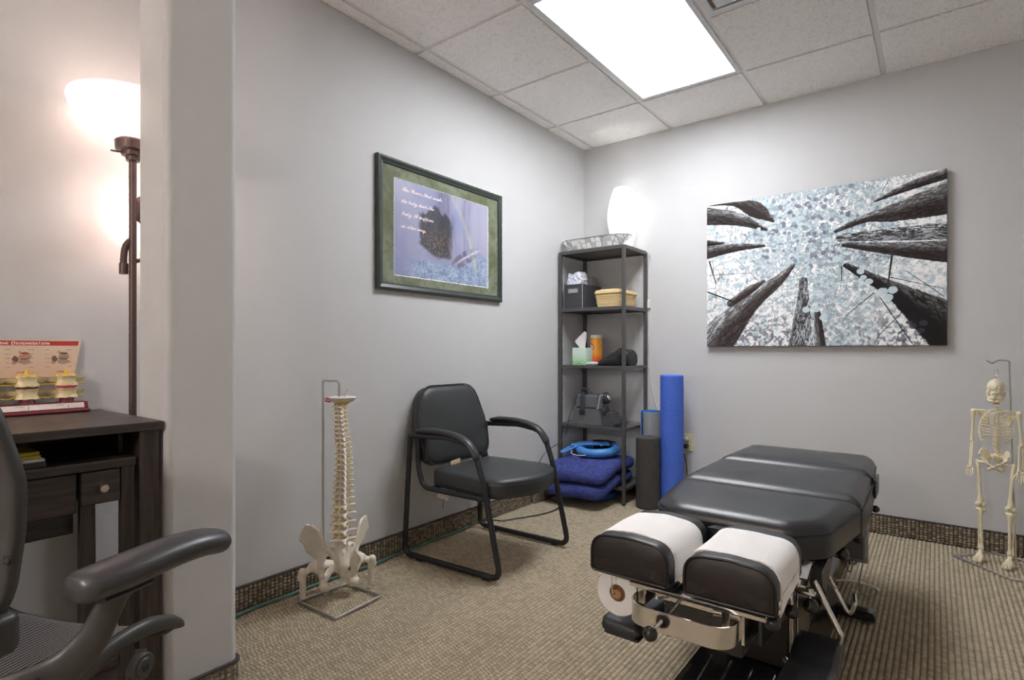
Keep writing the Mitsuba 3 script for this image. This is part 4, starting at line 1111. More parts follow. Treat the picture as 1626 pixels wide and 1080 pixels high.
# ---- paper roll on its hook
pr_ = thing('paper_roll', 'white paper roll on a wooden core hanging under the left head cushion', 'paper roll')
rc_ = (1.503, -2.30, .4005)
def ycyl(prof, n=40):
    return move(lathe(prof, n), rc_, rx=math.pi / 2)
add(pr_, 'paper', ycyl([(.021, -.10), (.056, -.10), (.057, -.098), (.057, .130), (.056, .132), (.022, .132), (.021, .130), (.021, -.10)]), white_paper, smooth=50)
wood_c = mat('mat_wood_core', '#9a744d', .6)
add(pr_, 'core', ycyl([(0, -.09), (.0205, -.09), (.0205, .131), (.013, .131), (.013, .120), (0, .120)], 28), mat('mat_card_core', '#6b4a30', .8), label='brown cardboard core')
add(pr_, 'dowel', move(lathe([(0, .1), (.0125, .1), (.0125, .139), (.0105, .141), (0, .141)], 20), (rc_[0] + .001, rc_[1], rc_[2] + .0), rx=math.pi / 2), wood_c, label='wooden dowel end')
add(tb, 'roll_hook', tube(fillet([(1.497, -2.452, .459), (1.500, -2.452, .404), (1.500, -2.442, .403)], .003), .0016, 6), chrome, label='thin wire hook')

# ---- chrome head rails and hoop
for y in (-2.44, -2.22):
    add(tb, 'head_rail', cbox((1.545, y - .012, .437), (1.86, y + .012, .4495), .002), chrome, smooth=False, label='flat chrome rail under the head cushions')
for x in (1.575, 1.775):
    add(tb, 'rail_post', cbox((x - .009, -2.447, .40), (x + .009, -2.437, .437), .001), chrome, smooth=False)
    add(tb, 'bearing', cbox((x - .012, -2.45, .4497), (x + .012, -2.20, .4635), .001), gloss_black, smooth=False)
hp = fillet([(1.562, -2.20), (1.562, -2.506), (1.800, -2.506), (1.800, -2.28)], [0, .055, .055, 0], 10)
hr = []
for q, tdir in zip(hp, np.gradient(hp, axis=0)):
    tdir = tdir / np.linalg.norm(tdir)
    nn = np.array([tdir[1], -tdir[0]]) * .002
    a, b = q + nn, q - nn
    hr.append([(a[0], a[1], .376), (a[0], a[1], .423), (b[0], b[1], .423), (b[0], b[1], .376)])
add(tb, 'hoop', loft(hr), chrome, smooth=30, label='wide polished chrome hoop band')
add(tb, 'crossbar', cbox((1.59, -2.40, .402), (1.785, -2.385, .418), .002), chrome, smooth=False)
add(tb, 'spring_rod', tube([(1.745, -2.44, .425), (1.80, -2.425, .425)], .009, 12), chrome)
add(tb, 'spring_rod', tube([(1.625, -2.36, .40), (1.62, -2.46, .43)], .003, 8), chrome)
add(tb, 'hoop_plate', hull([(1.8015, y, z) for y, z in [(-2.42, .36), (-2.42, .43), (-2.30, .45), (-2.30, .34)]] + [(1.808, y, z) for y, z in [(-2.42, .36), (-2.42, .43), (-2.30, .45), (-2.30, .34)]]), chrome, smooth=False)
add(tb, 'head_plate', hull([(1.824, y, z) for y, z in [(-2.36, .34), (-2.36, .435), (-2.05, .435), (-2.05, .30)]] + [(1.830, y, z) for y, z in [(-2.36, .34), (-2.36, .435), (-2.05, .435), (-2.05, .30)]]), gloss_black, smooth=False)
def knob(c, r, stem=None):
    k = add(tb, 'knob', ball(c, r), knob_m, smooth=True, label='round black knob')
    if stem is not None:
        add(k, 'stem', tube(fillet([np.array(q, float) for q in stem], .012), .0042, 8), chrome)
knob((1.640, -2.545, .386), .0165, [(1.640, -2.53, .388), (1.652, -2.504, .404), (1.656, -2.40, .415)])
knob((1.868, -2.43, .432), .0165, [(1.868, -2.43, .438), (1.868, -2.43, .47)])
knob((1.878, -2.28, .405), .0165, [(1.878, -2.28, .41), (1.875, -2.28, .44), (1.855, -2.25, .446)])
knob((1.907, -2.22, .405), .0175, [(1.905, -2.22, .41), (1.905, -2.22, .43)])
add(tb, 'swing_arm', cbox((1.83, -2.232, .430), (1.918, -2.208, .438), .003), chrome, smooth=False)
add(tb, 'bolt', lathe([(0, 0), (.009, 0), (.009, .006), (.006, .008), (0, .008)], 8, (1.905, -2.22, .438)), chrome)
for z in (.470, .487):
    add(tb, 'cushion_bolt', move(lathe([(0, 0), (.007, 0), (.006, .004), (0, .005)], 12), (1.8865, -2.455, z), ry=math.pi / 2), chrome)
for i, z in enumerate((.428, .446)):
    add(tb, 'head_hinge', hull([(x, y, z + q + (y + 2.17) * .28) for x in (1.872, 1.892) for y in (-2.175, -2.10) for q in (0, .005)]), chrome, smooth=False)
add(tb, 'head_carriage', cbox((1.600, -2.37, .30), (1.79, -2.02, .392), .004), gloss_black, smooth=False)
# ---- under frame, knobs and levers
add(tb, 'under_frame', cbox((TXC - .21, -2.05, .435), (TXC + .21, -.92, .4545), .004), gloss_black, smooth=False)
add(tb, 'hinge_plate', hull([(1.645, -2.17, z) for z in (.46, .53)] + [(1.71, -2.17, z) for z in (.46, .53)] + [(1.645, -2.10, z) for z in (.46, .52)] + [(1.71, -2.10, z) for z in (.46, .52)]), leather, smooth=False)
for s in (-1, 1):
    add(tb, 'bracket', prism([(-2.06, .435), (-1.86, .435), (-1.87, .41), (-1.955, .355), (-1.985, .352), (-2.04, .39)], .03, 'x', TXC + s * .215 - .015), satin_black, smooth=False)
    knob((TXC + s * .252, -1.845, .425), .0185, [(TXC + s * .25, -1.845, .425), (TXC + s * .20, -1.845, .437)])
    knob((TXC + s * .275, -1.655, .425), .0175, [(TXC + s * .27, -1.655, .425), (TXC + s * .20, -1.655, .437)])
    knob((TXC + s * .287, -1.20, .415), .0135, [(TXC + s * .28, -1.20, .415), (TXC + s * .20, -1.20, .44)])
add(tb, 'lever', tube(fillet([(1.889, -2.05, .405), (1.952, -2.065, .285), (1.945, -2.06, .250)], .012), .0068, 10), chrome, label='bent chrome lever rod')
add(tb, 'lever', tube(fillet([(1.86, -1.72, .34), (1.939, -1.75, .208), (1.953, -1.75, .255), (1.946, -1.71, .262)], .010), .0062, 10), chrome, label='bent chrome lever rod')
add(tb, 'lever', tube([(1.877, -1.80, .36), (1.895, -1.78, .305), (1.90, -1.75, .285)], .0035, 8), chrome)
add(tb, 'rear_panel', cbox((1.80, -1.02, .14), (1.925, -.99, .445), .004), grey_panel, smooth=False, label='grey rear panel')
add(tb, 'rear_panel', cbox((1.84, -1.20, .21), (1.93, -1.10, .30), .006), mat('mat_mid_grey', '#5d5e60', .5), smooth=False)

# ---- pedestal and base
add(tb, 'pedestal', cbox((1.575, -2.0, .1125), (1.818, -1.25, .436), .006), gloss_black, smooth=False, label='gloss black pedestal')
add(tb, 'edge_strip', cbox((1.8185, -2.004, .12), (1.828, -1.985, .43), .001), chrome, smooth=False, label='chrome corner strip')
add(tb, 'edge_strip', cbox((1.8185, -1.90, .12), (1.822, -1.70, .43), .001), chrome, smooth=False)
bz = hull([(1.575, -1.2, .112), (1.822, -1.2, .112), (1.575, -2.008, .112), (1.822, -2.008, .112), (1.515, -2.27, .004), (1.85, -2.27, .004), (1.515, -2.0, .004), (1.515, -1.2, .004), (1.85, -1.2, .004), (1.515, -2.27, .02), (1.85, -2.27, .02)])
add(tb, 'base', bz, gloss_black, smooth=False, label='gloss black sloping base')
for i in range(4):
    x = 1.60 + i * .058
    a0 = np.array([x + .012, -2.03, .106])
    a1 = np.array([x - .012, -2.22, .036])
    add(tb, 'step_rib', tube([a0, a1], .0042, 6), chrome, label='chrome rib on the sloping base')
add(tb, 'base_rail', cbox((1.56, -1.2, .004), (1.80, -.55, .07), .004), gloss_black, smooth=False)
for y in (-1.255, -.60):
    hl = .29 if y < -1 else .16
    k = add(tb, 'cross_foot', cbox((TXC - hl, y - .03, .012), (TXC + hl, y + .03, .045), .006), gloss_black, smooth=False, label='black cross foot on the carpet')
    for s in (-1, 1):
        add(k, 'glide', lathe([(0, 0), (.014, 0), (.014, .010), (.006, .0125), (0, .0125)], 12, (TXC + s * (hl - .015), y, .0005)), chrome)
# ---- arm rests
def arm_rest(x0, x1, s, up=0.0):
    k = add(tb, 'arm_rest', move(rest_mesh(x0, x1), (0, 0, up)), leather, smooth=40, label='black padded arm rest')
    add(k, 'board', cbox((x0 + .006, -2.35, .198 + up), (x1 - .006, -2.04, .2085 + up), .002), gloss_black, smooth=False)
    xs = x0 + .02 if s > 0 else x1 - .02
    add(k, 'support', tube(fillet([(xs, -2.12, .203 + up), (xs, -2.12, .17), (TXC + s * .14, -2.05, .17)], .015), .008, 8), chrome)
def rest_mesh(x0, x1):
    R = []
    for y, zt, d in [(-2.365, .236, .012), (-2.360, .243, .004), (-2.345, .248, 0), (-2.26, .250, 0), (-2.20, .246, 0), (-2.17, .242, 0), (-2.14, .250, 0), (-2.09, .262, 0), (-2.045, .262, 0), (-2.032, .258, .004), (-2.027, .25, .012)]:
        zb = .209
        o = rrect(x1 - x0 - 2 * d, zt - zb - d, min(.016, (zt - zb - d) * .49), 6, ((x0 + x1) / 2, (zt + zb) / 2))
        R.append(np.column_stack([o[:, 0], np.full(len(o), y), o[:, 1]]))
    return loft(R)
arm_rest(1.416, 1.528, -1, .045)
arm_rest(1.846, 1.958, 1)
# ---- cords under the table
solo('white_cable', tube(smooth_path([(1.70, -1.02, .006), (1.76, -.95, .006), (1.835, -.880, .006), (1.894, -.873, .006), (1.941, -.894, .006), (1.955, -.92, .006)], 6), .004, 6), cordw, 'white cable lying on the carpet under the far end of the treatment table', 'cable')
solo('thin_cable', tube(smooth_path([(1.84, -1.08, .30), (1.88, -1.12, .20), (1.87, -1.10, .12), (1.85, -1.02, .14), (1.88, -.98, .22), (1.91, -1.05, .18), (1.90, -1.08, .05), (1.93, -1.0, .004), (1.95, -.95, .004)], 6), .0022, 6), mat('mat_grey_cord', '#6c6c6c', .5), 'thin grey cable looping down under the far end of the treatment table', 'cable')
# ================================================================== anatomical models
bone_m = mat('mat_bone', proc(lambda p, n, uv: mix([0.72, 0.64, 0.44], [0.80, 0.74, 0.56], fbm(p.x * 60, p.y * 60, p.z * 60, 3))), 0.45)
bone_p = mat('mat_bone_pale', proc(lambda p, n, uv: mix([0.72, 0.66, 0.55], [0.84, 0.79, 0.69], fbm(p.x * 50, p.y * 50, p.z * 50, 3))), 0.4)
disc_m = mat('mat_disc_grey', '#a9a294', .5)
nerve_m = mat('mat_nerve_yellow', '#cfae35', .45)
red_m = mat('mat_artery_red', '#b03a48', .45)

def innominate(s=1.0):
    """One hip bone, local x = lateral, y = forwards, z = up, metres, symphysis near x=0, hip socket at about (.085, 0, .055)."""
    out = [(-.055, .118), (-.050, .150), (-.028, .180), (.012, .192), (.055, .180), (.078, .150), (.076, .128), (.064, .118), (.068, .098), (.058, .075), (.062, .060), (.085, .045), (.100, .030), (.101, .010), (.090, -.002), (.070, -.010), (.050, -.025), (.030, -.040), (.008, -.045), (-.012, -.034), (-.017, -.012), (-.010, .008), (-.022, .022), (-.020, .045), (-.028, .062), (-.050, .085)]
    hole = [(.058, .030), (.075, .020), (.072, .006), (.050, -.006), (.028, -.020), (.012, -.018), (.012, -.002), (.028, .018)]
    o = fillet(out, .012, 4, closed=True)
    h_ = fillet(hole, .008, 4, closed=True)
    pg = Polygon(o, [h_]).buffer(0)
    m = prism(pg, .012, 'x', -.006)
    M = m3.Manifold(m3.Mesh(np.asarray(m.vertices, np.float32), np.asarray(trimesh.Trimesh(m.vertices, m.faces).faces, np.uint32)))
    t0 = trimesh.Trimesh(m.vertices, m.faces, process=True)
    M = m3.Manifold(m3.Mesh(np.asarray(t0.vertices, np.float32), np.asarray(t0.faces, np.uint32)))
    for c, r in [((.004, .015, .050), .026), ((0, -.012, -.028), .016), ((0, .095, .018), .010), ((0, .04, .185), .008), ((0, .074, .14), .009), ((0, -.045, .13), .010)]:
        b = ball(c, r, 2)
        M += m3.Manifold(m3.Mesh(np.asarray(b.vertices, np.float32), np.asarray(b.faces, np.uint32)))
    b = ball((.034, .015, .046), .022, 2)
    M -= m3.Manifold(m3.Mesh(np.asarray(b.vertices, np.float32), np.asarray(b.faces, np.uint32)))
    g_ = M.refine_to_length(.008).to_mesh()
    t = trimesh.Trimesh(g_.vert_properties[:, :3], g_.tri_verts, process=True)
    trimesh.smoothing.filter_taubin(t, iterations=10)
    low = np.clip((.085 - t.vertices[:, 2]) / .05, 0, 1)
    t.vertices = t.vertices + t.vertex_normals * (.0012 + .0042 * low)[:, None]
    v = t.vertices.copy()
    y, z = v[:, 1], v[:, 2]
    up_ = np.clip((z - .055) / .13, -1, 1.1)
    k = np.clip((z - .058) / .05, 0, 1)
    k = k * k * (3 - 2 * k)
    lat = .078 + .030 * np.clip(up_, 0, 2) ** 1.2 - .030 * np.clip(-up_, 0, 1)
    lat -= .074 * np.clip((y - .03) / .07, 0, 1) * np.clip((.085 - z) / .06, 0, 1)
    lat += k * (.55 * (y - .012) + .002 - .010 * np.clip(1 - ((y - .015) / .06) ** 2, -1, 1))
    v[:, 1] = y - k * .25 * y
    v[:, 2] = z + .24 * np.clip(z - .06, 0, 1)
    v[:, 0] += lat
    t.vertices = v * s
    return t
HIP = innominate()
def mirror_x(m):
    m = m.copy()
    m.vertices = m.vertices * [-1, 1, 1]
    m.invert()
    return m
def sacrum():
    m = fuse([bone((-.040, -.045, .128), (.040, -.045, .128), .020, .020), bone((0, -.045, .128), (0, -.070, .07), .036, .028), bone((0, -.070, .07), (0, -.070, .035), .026, .014), bone((0, -.070, .035), (0, -.055, .012), .008, .005), bone((-.035, -.05, .12), (0, -.068, .07), .018, .018), bone((.035, -.05, .12), (0, -.068, .07), .018, .018)] + [bone((0, -.078 - .003 * i, .125 - .018 * i), (0, -.082 - .003 * i, .118 - .018 * i), .008, .006) for i in range(4)], .007, 6)
    holes = [ball((s_ * (.022 - .003 * i), -.072 - .008 * i, .118 - .02 * i), .0055, 1) for i in range(3) for s_ in (-1, 1)]
    return cut(m, *[move(h_, (0, -.012, 0)) for h_ in holes])
def vertebra(w, h, tp, sp, drop):
    """w body half width, h height, tp transverse reach, sp spinous reach, drop of the spinous tip; body centre at the origin, back = -y."""
    body_ = lathe([(0, -h / 2), (w * .95, -h / 2), (w, -h * .42), (w * .84, 0), (w, h * .42), (w * .95, h / 2), (0, h / 2)], 14)
    body_.vertices *= [1, .78, 1]
    k = h * .26
    ms = [body_]
    for s_ in (-1, 1):
        ms.append(bone((s_ * w * .6, -w * .5, h * .1), (s_ * w * .55, -w * 1.25, h * .0), k, k))
        ms.append(bone((s_ * w * .6, -w * 1.15, 0), (s_ * tp, -w * 1.45, h * .12), k * 1.05, k * .8))
        ms.append(bone((s_ * w * .6, -w * 1.2, h * .55), (s_ * w * .5, -w * 1.3, -h * .55), k * .9, k * .8))
        ms.append(bone((s_ * w * .55, -w * 1.25, 0), (0, -w * 1.75, -h * .15), k, k))
    ms.append(bone((0, -w * 1.7, -h * .1), (0, -w * 1.7 - sp, -h * .15 - drop), k * 1.1, k * .8))
    out = m3.Manifold()
    for m in ms:
        out += m3.Manifold(m3.Mesh(np.asarray(m.vertices, np.float32), np.asarray(m.faces, np.uint32)))
    g_ = out.to_mesh()
    return trimesh.Trimesh(g_.vert_properties[:, :3], g_.tri_verts, process=True)

# ---- flexible spine on a wire stand; its back is turned to the camera
sp_ = thing('spine_model', 'plastic human spine and pelvis model with yellow nerves hanging on a wire stand', 'anatomical model')
SC = np.array([.225, -2.345])
yaw_s = math.atan2(1.926, -1.363 + .0) * 1.0
back_dir = np.array([.93, -.3676])           # the way its back faces
def S(m, z0=0.0, lean=0.0):
    """local: x lateral, y forwards, z up -> world."""
    ey = -np.array([back_dir[0], back_dir[1], 0])
    ex = np.array([ey[1], -ey[0], 0])
    return frame_map(m, (SC[0], SC[1], z0), ex, ey, (0, 0, 1))
PZ = .085
def tilt_pelvis(m):
    return move(m, (0, .045, 0))
hipR = add(sp_, 'hip_bone', S(tilt_pelvis(HIP), PZ), bone_p, smooth=60)
hipL = add(sp_, 'hip_bone', S(tilt_pelvis(mirror_x(HIP)), PZ), bone_p, smooth=60)
add(sp_, 'sacrum', S(tilt_pelvis(sacrum()), PZ), bone_p, smooth=60)
add(sp_, 'symphysis', S(tilt_pelvis(move(ball((0, 0, 0), .009, 2), (0, .098, .018))), PZ), disc_m)
def femur_top():
    return fuse([ball((.098, .015, .052), .021, 2), bone((.105, .013, .050), (.140, .004, .036), .013, .014), bone((.142, .0, .046), (.146, .002, .022), .016, .015), bone((.140, .004, .030), (.138, .010, -.060), .014, .012)], .006, 8)
for m in (femur_top(), mirror_x(femur_top())):
    add(sp_, 'femur_end', S(tilt_pelvis(m), PZ), bone_p, smooth=60, label='cut off upper end of a thigh bone')
# the column: S shaped centre line
N = 24
zs = [PZ + .162]
hs, ws = [], []
for i in range(N):                         # from the lowest lumbar up
    if i < 5:
        hs.append(.0245); ws.append(.0285 - .0006 * i)
    elif i < 17:
        hs.append(.0205 - .0004 * (i - 5)); ws.append(.0255 - .0007 * (i - 5))
    else:
        hs.append(.0130); ws.append(.0180)
gap = [.0085 if i < 5 else .0045 if i < 17 else .0040 for i in range(N)]
total = sum(hs) + sum(gap)
ktop = .800 - (PZ + .155)
kz = ktop / total
z = PZ + .155
nerve_parts = []
for i in range(N):
    h = hs[i] * kz
    z += gap[i] * kz / 2 + h / 2
    f_ = i / (N - 1)
    y = -.005 + .022 * math.sin(f_ * 2 * math.pi * 1.02 + .5) - .012 * f_
    xo = .006 * math.sin(f_ * 5.5) - .006 * f_
    w = ws[i]
    tp = w * (1.75 if i < 5 else 1.55 if i < 17 else 1.5)
    spn = .020 if i < 5 else .020 if i < 17 else .010
    drop = .004 if i < 5 else .014 if i < 15 else .005
    o = np.array([xo, y, 0])
    add(sp_, 'vertebra', S(move(vertebra(w, h, tp, spn, drop), o), z), bone_p, smooth=40)
    dd = lathe([(0, -.5), (.9, -.5), (1.0, 0), (.9, .5), (0, .5)], 14)
    dd.vertices *= [w * .98, w * .78, gap[i] * kz]
    add(sp_, 'disc', S(move(dd, o + [0, 0, h / 2 + gap[i] * kz / 2]), z), disc_m if i > 3 else nerve_m, smooth=40)
    for s_ in (-1, 1):
        rr_ = .0024 if i < 17 else .0017
        n_ = tube(smooth_path([o + [s_ * w * .55, -w * 1.05, h * .55], o + [s_ * w * 1.15, -w * 1.0, h * .42], o + [s_ * (w * 1.55 + .004), -w * 1.1, h * .05]], 4), [rr_] * 8 + [rr_ * 1.25], 7)
        nerve_parts.append(S(n_, z))
    z += h / 2 + gap[i] * kz / 2
for m in nerve_parts:
    add(sp_, 'nerve', m, nerve_m, smooth=40, label='yellow nerve root')
for s_ in (-1, 1):
    add(sp_, 'artery', S(tube(smooth_path([np.array([s_ * .019 - .004 * f_, .004 + .0 * f_, .64 + .165 * f_]) for f_ in np.linspace(0, 1, 6)], 4), .0022, 6), 0), red_m if s_ < 0 else nerve_m, smooth=40)
# occiput plate on top
oc = cushion(fillet([(-.052, -.03), (0, -.046), (.052, -.03), (.055, .015), (.03, .04), (-.03, .04), (-.055, .015)], .02, 5, closed=True), [(.018, -.014), (.006, -.006), (0, .004), (.003, .008), (.01, .009)], -.006, 64)
add(sp_, 'skull_base', S(move(oc, (.004, .0, 0)), .822), mat('mat_skull_grey', '#cfcac2', .45), smooth=50, label='pale grey skull base plate')
add(sp_, 'atlas_ligament', S(move(lathe([(0, -.008), (.026, -.008), (.030, 0), (.027, .006), (0, .006)], 20), (.002, 0, 0)), .807), nerve_m, label='yellow ligament ring')
add(sp_, 'artery_loop', S(tube(smooth_path([(-.044, -.01, 0), (-.060, -.005, .004), (-.059, 0, .012), (-.046, 0, .012)], 4), .004, 6), .812), red_m)
# stand
st_ = add(sp_, 'stand', tube(fillet([(.102, -2.462, .006), (.118, -2.240, .006), (.330, -2.222, .006), (.348, -2.458, .006)], .014, 5, closed=True), .0055, 8, closed=True), steel, label='bent steel wire stand')
add(st_, 'pole', tube(fillet([(.110, -2.352, .008), (.110, -2.352, .893), (.222, -2.352, .893), (.222, -2.352, .828)], .012, 5), .005, 8), steel)
add(sp_, 'top_hook', tube(smooth_path([(.236, -2.340, .825), (.244, -2.334, .848), (.250, -2.330, .862)], 4), .002, 6), steel)

# ---- small hanging skeleton
sk = thing('skeleton_model', 'small cream plastic human skeleton model hanging on a chrome wire stand by the back wall', 'anatomical model')
KX, KY, KYAW = 2.372, -.205, math.radians(-161)
fy = np.array([-.30, -.954])               # the way it faces
KZ = ([0, .055, .24, .375, .50, .742, .80, .895, .946, 1.2], [0, .055, .262, .440, .537, .718, .770, .880, .930, 1.18])
KA = ([.0, .42, .490, .598, .742, 1.0], [.0, .405, .458, .576, .722, 1.0])
def K(m, arm=False, stand=False):
    if not stand:
        m = m.copy()
        v = m.vertices.copy()
        z0 = v[:, 2].copy()
        v[:, 2] = np.interp(z0, *(KA if arm else KZ))
        m.vertices = v
    ey = np.array([fy[0], fy[1], 0])
    ex = np.array([ey[1], -ey[0], 0])
    return frame_map(m, (KX, KY, 0), ex, ey, (0, 0, 1))
def kb(name, m, label=None, mm=None):
    return add(sk, name, K(m, name in ('humerus', 'ulna', 'radius', 'hand')), mm or bone_m, smooth=50, label=label)
# skull
def skull():
    cr = ball((0, -.006, .862), .0375, 3)
    cr.vertices = (cr.vertices - [0, 0, .862]) * [.86, 1.12, .92] + [0, 0, .862]
    fc = [cr, bone((-.014, .018, .846), (.014, .018, .846), .014, .014), bone((-.022, .008, .838), (.022, .008, .838), .009, .009), bone((0, .024, .836), (0, .026, .818), .013, .011), bone((-.012, .020, .818), (.012, .020, .818), .009, .009), bone((-.020, .021, .860), (.020, .021, .860), .0075, .0075)]
    for s_ in (-1, 1):
        fc += [bone((s_ * .026, .012, .840), (s_ * .033, -.008, .843), .005, .004), ball((s_ * .030, -.012, .832), .008, 2)]
    m = fuse(fc, .004, 14)
    eyes = [ball((s_ * .0135, .038, .848), .0086, 2) for s_ in (-1, 1)]
    nose = hull([(a, b, c) for a, c in [(0, .842), (-.005, .830), (.005, .830)] for b in (.03, .06)])
    teeth = box((-.011, .030, .8165), (.011, .06, .8178))
    return cut(m, *eyes, nose, teeth)
kb('skull', skull())
eye_m = mat('mat_socket_brown', '#80502e', .8)
kb('eye_socket', cat([ball((s_ * .0135, .0238, .848), .0066, 2) for s_ in (-1, 1)]), 'brown eye sockets', eye_m)
kb('jaw', fuse([bone((-.013, .021, .806), (.013, .021, .806), .0072, .0072), bone((-.014, .02, .806), (-.026, -.002, .812), .0062, .006), bone((.014, .02, .806), (.026, -.002, .812), .0062, .006), bone((-.026, -.003, .812), (-.028, -.004, .832), .006, .005), bone((.026, -.003, .812), (.028, -.004, .832), .006, .005)], .004, 4))
# spine
zz = .478
for i in range(24):
    h = .0148 if i < 5 else .0128 if i < 17 else .0095
    w = .0125 - .00022 * i
    y = -.022 + .010 * math.sin(i / 23 * 6.4)
    b_ = lathe([(0, -.5), (.95, -.5), (1, -.4), (.82, 0), (1, .4), (.95, .5), (0, .5)], 12)
    b_.vertices *= [w, w * .8, h * .82]
    m = cat([b_, bone((-w * 1.5, -w * .9, 0), (w * 1.5, -w * .9, 0), h * .18, h * .18, ICO1), bone((0, -w * .6, 0), (0, -w * 2, -h * .4), h * .2, h * .15, ICO1)])
    kb('vertebra', move(m, (0, y, zz + h / 2)))
    zz += h + .0002
# ribs: ten pairs and the breastbone
for i in range(10):
    zb = .755 - .0185 * i
    wd = [.036, .046, .053, .057, .060, .062, .062, .060, .057, .052][i]
    front = i < 7
    for s_ in (-1, 1):
        pts = [(s_ * .010, -.028, zb), (s_ * wd * .55, -.040, zb + .002), (s_ * wd * .95, -.022, zb - .008), (s_ * wd, .002, zb - .020), (s_ * wd * .86, .024, zb - .031)]
        if front:
            pts += [(s_ * wd * .5, .038, zb - .036), (s_ * .009, .042, zb - .022 - .003 * i)]
        elif i < 9:
            pts += [(s_ * wd * .62, .033, zb - .036)]
        kb('rib', tube(smooth_path(pts, 5), .0029, 7, flat=(.75, 1.25)))
kb('breastbone', cushion(fillet([(-.008, .012), (.008, .012), (.009, .060), (.014, .082), (.007, .092), (-.007, .092), (-.014, .082), (-.009, .060)], .004, 3, closed=True), [(.002, -.003), (0, -.001), (0, .002), (.002, .0035)], .001, 48).apply_transform(np.array([[1, 0, 0, 0], [0, 0, 1, .042], [0, 1, 0, .657], [0, 0, 0, 1.0]])), 'pale breastbone', mat('mat_sternum', '#c9c0ac', .5))
hipk = innominate(.50)
hipk.vertices = hipk.vertices * [.82, .9, 1]
kb('hip_bone', move(hipk, (0, -.005, .398)))
kb('hip_bone', move(mirror_x(hipk), (0, -.005, .398)))
sck = sacrum()
sck.vertices *= .5
kb('sacrum', move(sck, (0, -.005, .402)))
def limb(name, a, b, ra, rm, rb):
    a, b = np.array(a, float), np.array(b, float)
    p = [a, a + (b - a) * .12, a + (b - a) * .3, a + (b - a) * .7, a + (b - a) * .88, b]
    m = fuse([bone(a, p[1], ra, ra * .8), bone(p[1], p[2], ra * .8, rm), bone(p[2], p[3], rm, rm), bone(p[3], p[4], rm, rb * .8), bone(p[4], b, rb * .8, rb)], .006, 4)
    return kb(name, m)
for s_ in (-1, 1):
    kb('collarbone', tube(smooth_path([(s_ * .012, .036, .748), (s_ * .035, .030, .757), (s_ * .060, .012, .756), (s_ * .076, .0, .752)], 4), .0036, 7))
    kb('shoulder_blade', fuse([hull([(s_ * x, y - .03, z_) for x, z_ in [(.030, .735), (.068, .745), (.074, .728), (.040, .655)] for y in (0, .004)] ), bone((s_ * .045, -.036, .735), (s_ * .078, -.012, .752), .005, .006)], .006, 3))
    sh_ = (s_ * .084, -.004, .742)
    el = (s_ * .090 + .002 * s_, -.010, .598)
    limb('humerus', sh_, el, .0125, .0062, .0105)
    wr_u, wr_r = (s_ * .096, -.004, .492), (s_ * .084, .012, .490)
    limb('ulna', (s_ * .094, -.014, .602), (s_ * .099, .0, .490), .007, .0042, .0048)
    limb('radius', (s_ * .086, -.004, .590), (s_ * .088, .016, .488), .006, .0042, .0068)
    hx, hy, hz = s_ * .094, .010, .480
    hnd = [bone((hx - .009, hy + .005, hz), (hx + .009, hy - .004, hz - .004), .0065, .0065)]
    hand = kb('hand', fuse(hnd, .004, 2))
    for j in range(4):
        q0 = np.array([hx + (j - 1.5) * .0062, hy + (1.5 - j) * .003, hz - .004])
        L = [.052, .060, .058, .048][j]
        d1 = np.array([(j - 1.5) * .10, .18, -1.0]); d1 /= np.linalg.norm(d1)
        d2 = np.array([(j - 1.5) * .06, .36, -1.0]); d2 /= np.linalg.norm(d2)
        q1 = q0 + d1 * L * .45
        q2 = q1 + d2 * L * .32
        q3 = q2 + d2 * L * .24
        add(hand, 'finger', K(cat([bone(q0, q1, .0026, .0030), bone(q1, q2, .0026, .0024), bone(q2, q3, .0022, .0018)]), True), bone_m, smooth=50)
    t0 = np.array([hx - s_ * .010, hy + .008, hz - .003])
    t1 = t0 + np.array([-s_ * .008, .012, -.018])
    t2 = t1 + np.array([-s_ * .002, .006, -.016])
    add(hand, 'thumb', K(cat([bone(t0, t1, .003, .003), bone(t1, t2, .0027, .002)]), True), bone_m, smooth=50)
    # leg: the hip's socket stands at about x=.042
    hp_ = (s_ * .043, .004, .425)
    add_n = kb('femur', fuse([ball(hp_, .0115, 2), bone(hp_, (s_ * .066, -.002, .420), .007, .008), bone((s_ * .068, -.003, .428), (s_ * .066, .0, .395), .009, .008), bone((s_ * .065, 0, .40), (s_ * .057, .006, .285), .0080, .0074), bone((s_ * .057, .006, .29), (s_ * .056, .004, .252), .0074, .014), bone((s_ * .046, .002, .246), (s_ * .066, .002, .246), .0115, .0115)], .006, 4))
    kb('kneecap', move(ball((0, 0, 0), .007, 2), (s_ * .056, .020, .252)))
    kb('tibia', fuse([bone((s_ * .046, .001, .226), (s_ * .064, .001, .226), .0105, .0105), bone((s_ * .054, .003, .222), (s_ * .053, .004, .185), .011, .0066), bone((s_ * .053, .004, .185), (s_ * .052, .0, .075), .0066, .0060), bone((s_ * .052, 0, .08), (s_ * .052, 0, .058), .0060, .0105)], .006, 4))
    kb('fibula', tube([(s_ * .067, -.004, .222), (s_ * .066, -.004, .20), (s_ * .063, -.003, .10), (s_ * .063, -.003, .056)], [.005, .0034, .003, .0052], 8))
    # foot hangs toes down
    ax_, az_ = s_ * .054, .050
    ft = kb('foot', fuse([bone((ax_, 0, az_ - .004), (ax_, -.016, az_ - .012), .010, .0085), bone((ax_, 0, az_ - .004), (ax_, .020, az_ - .018), .010, .008), bone((ax_ - .008, .020, az_ - .018), (ax_ + .008, .018, az_ - .018), .006, .006)], .005, 4))
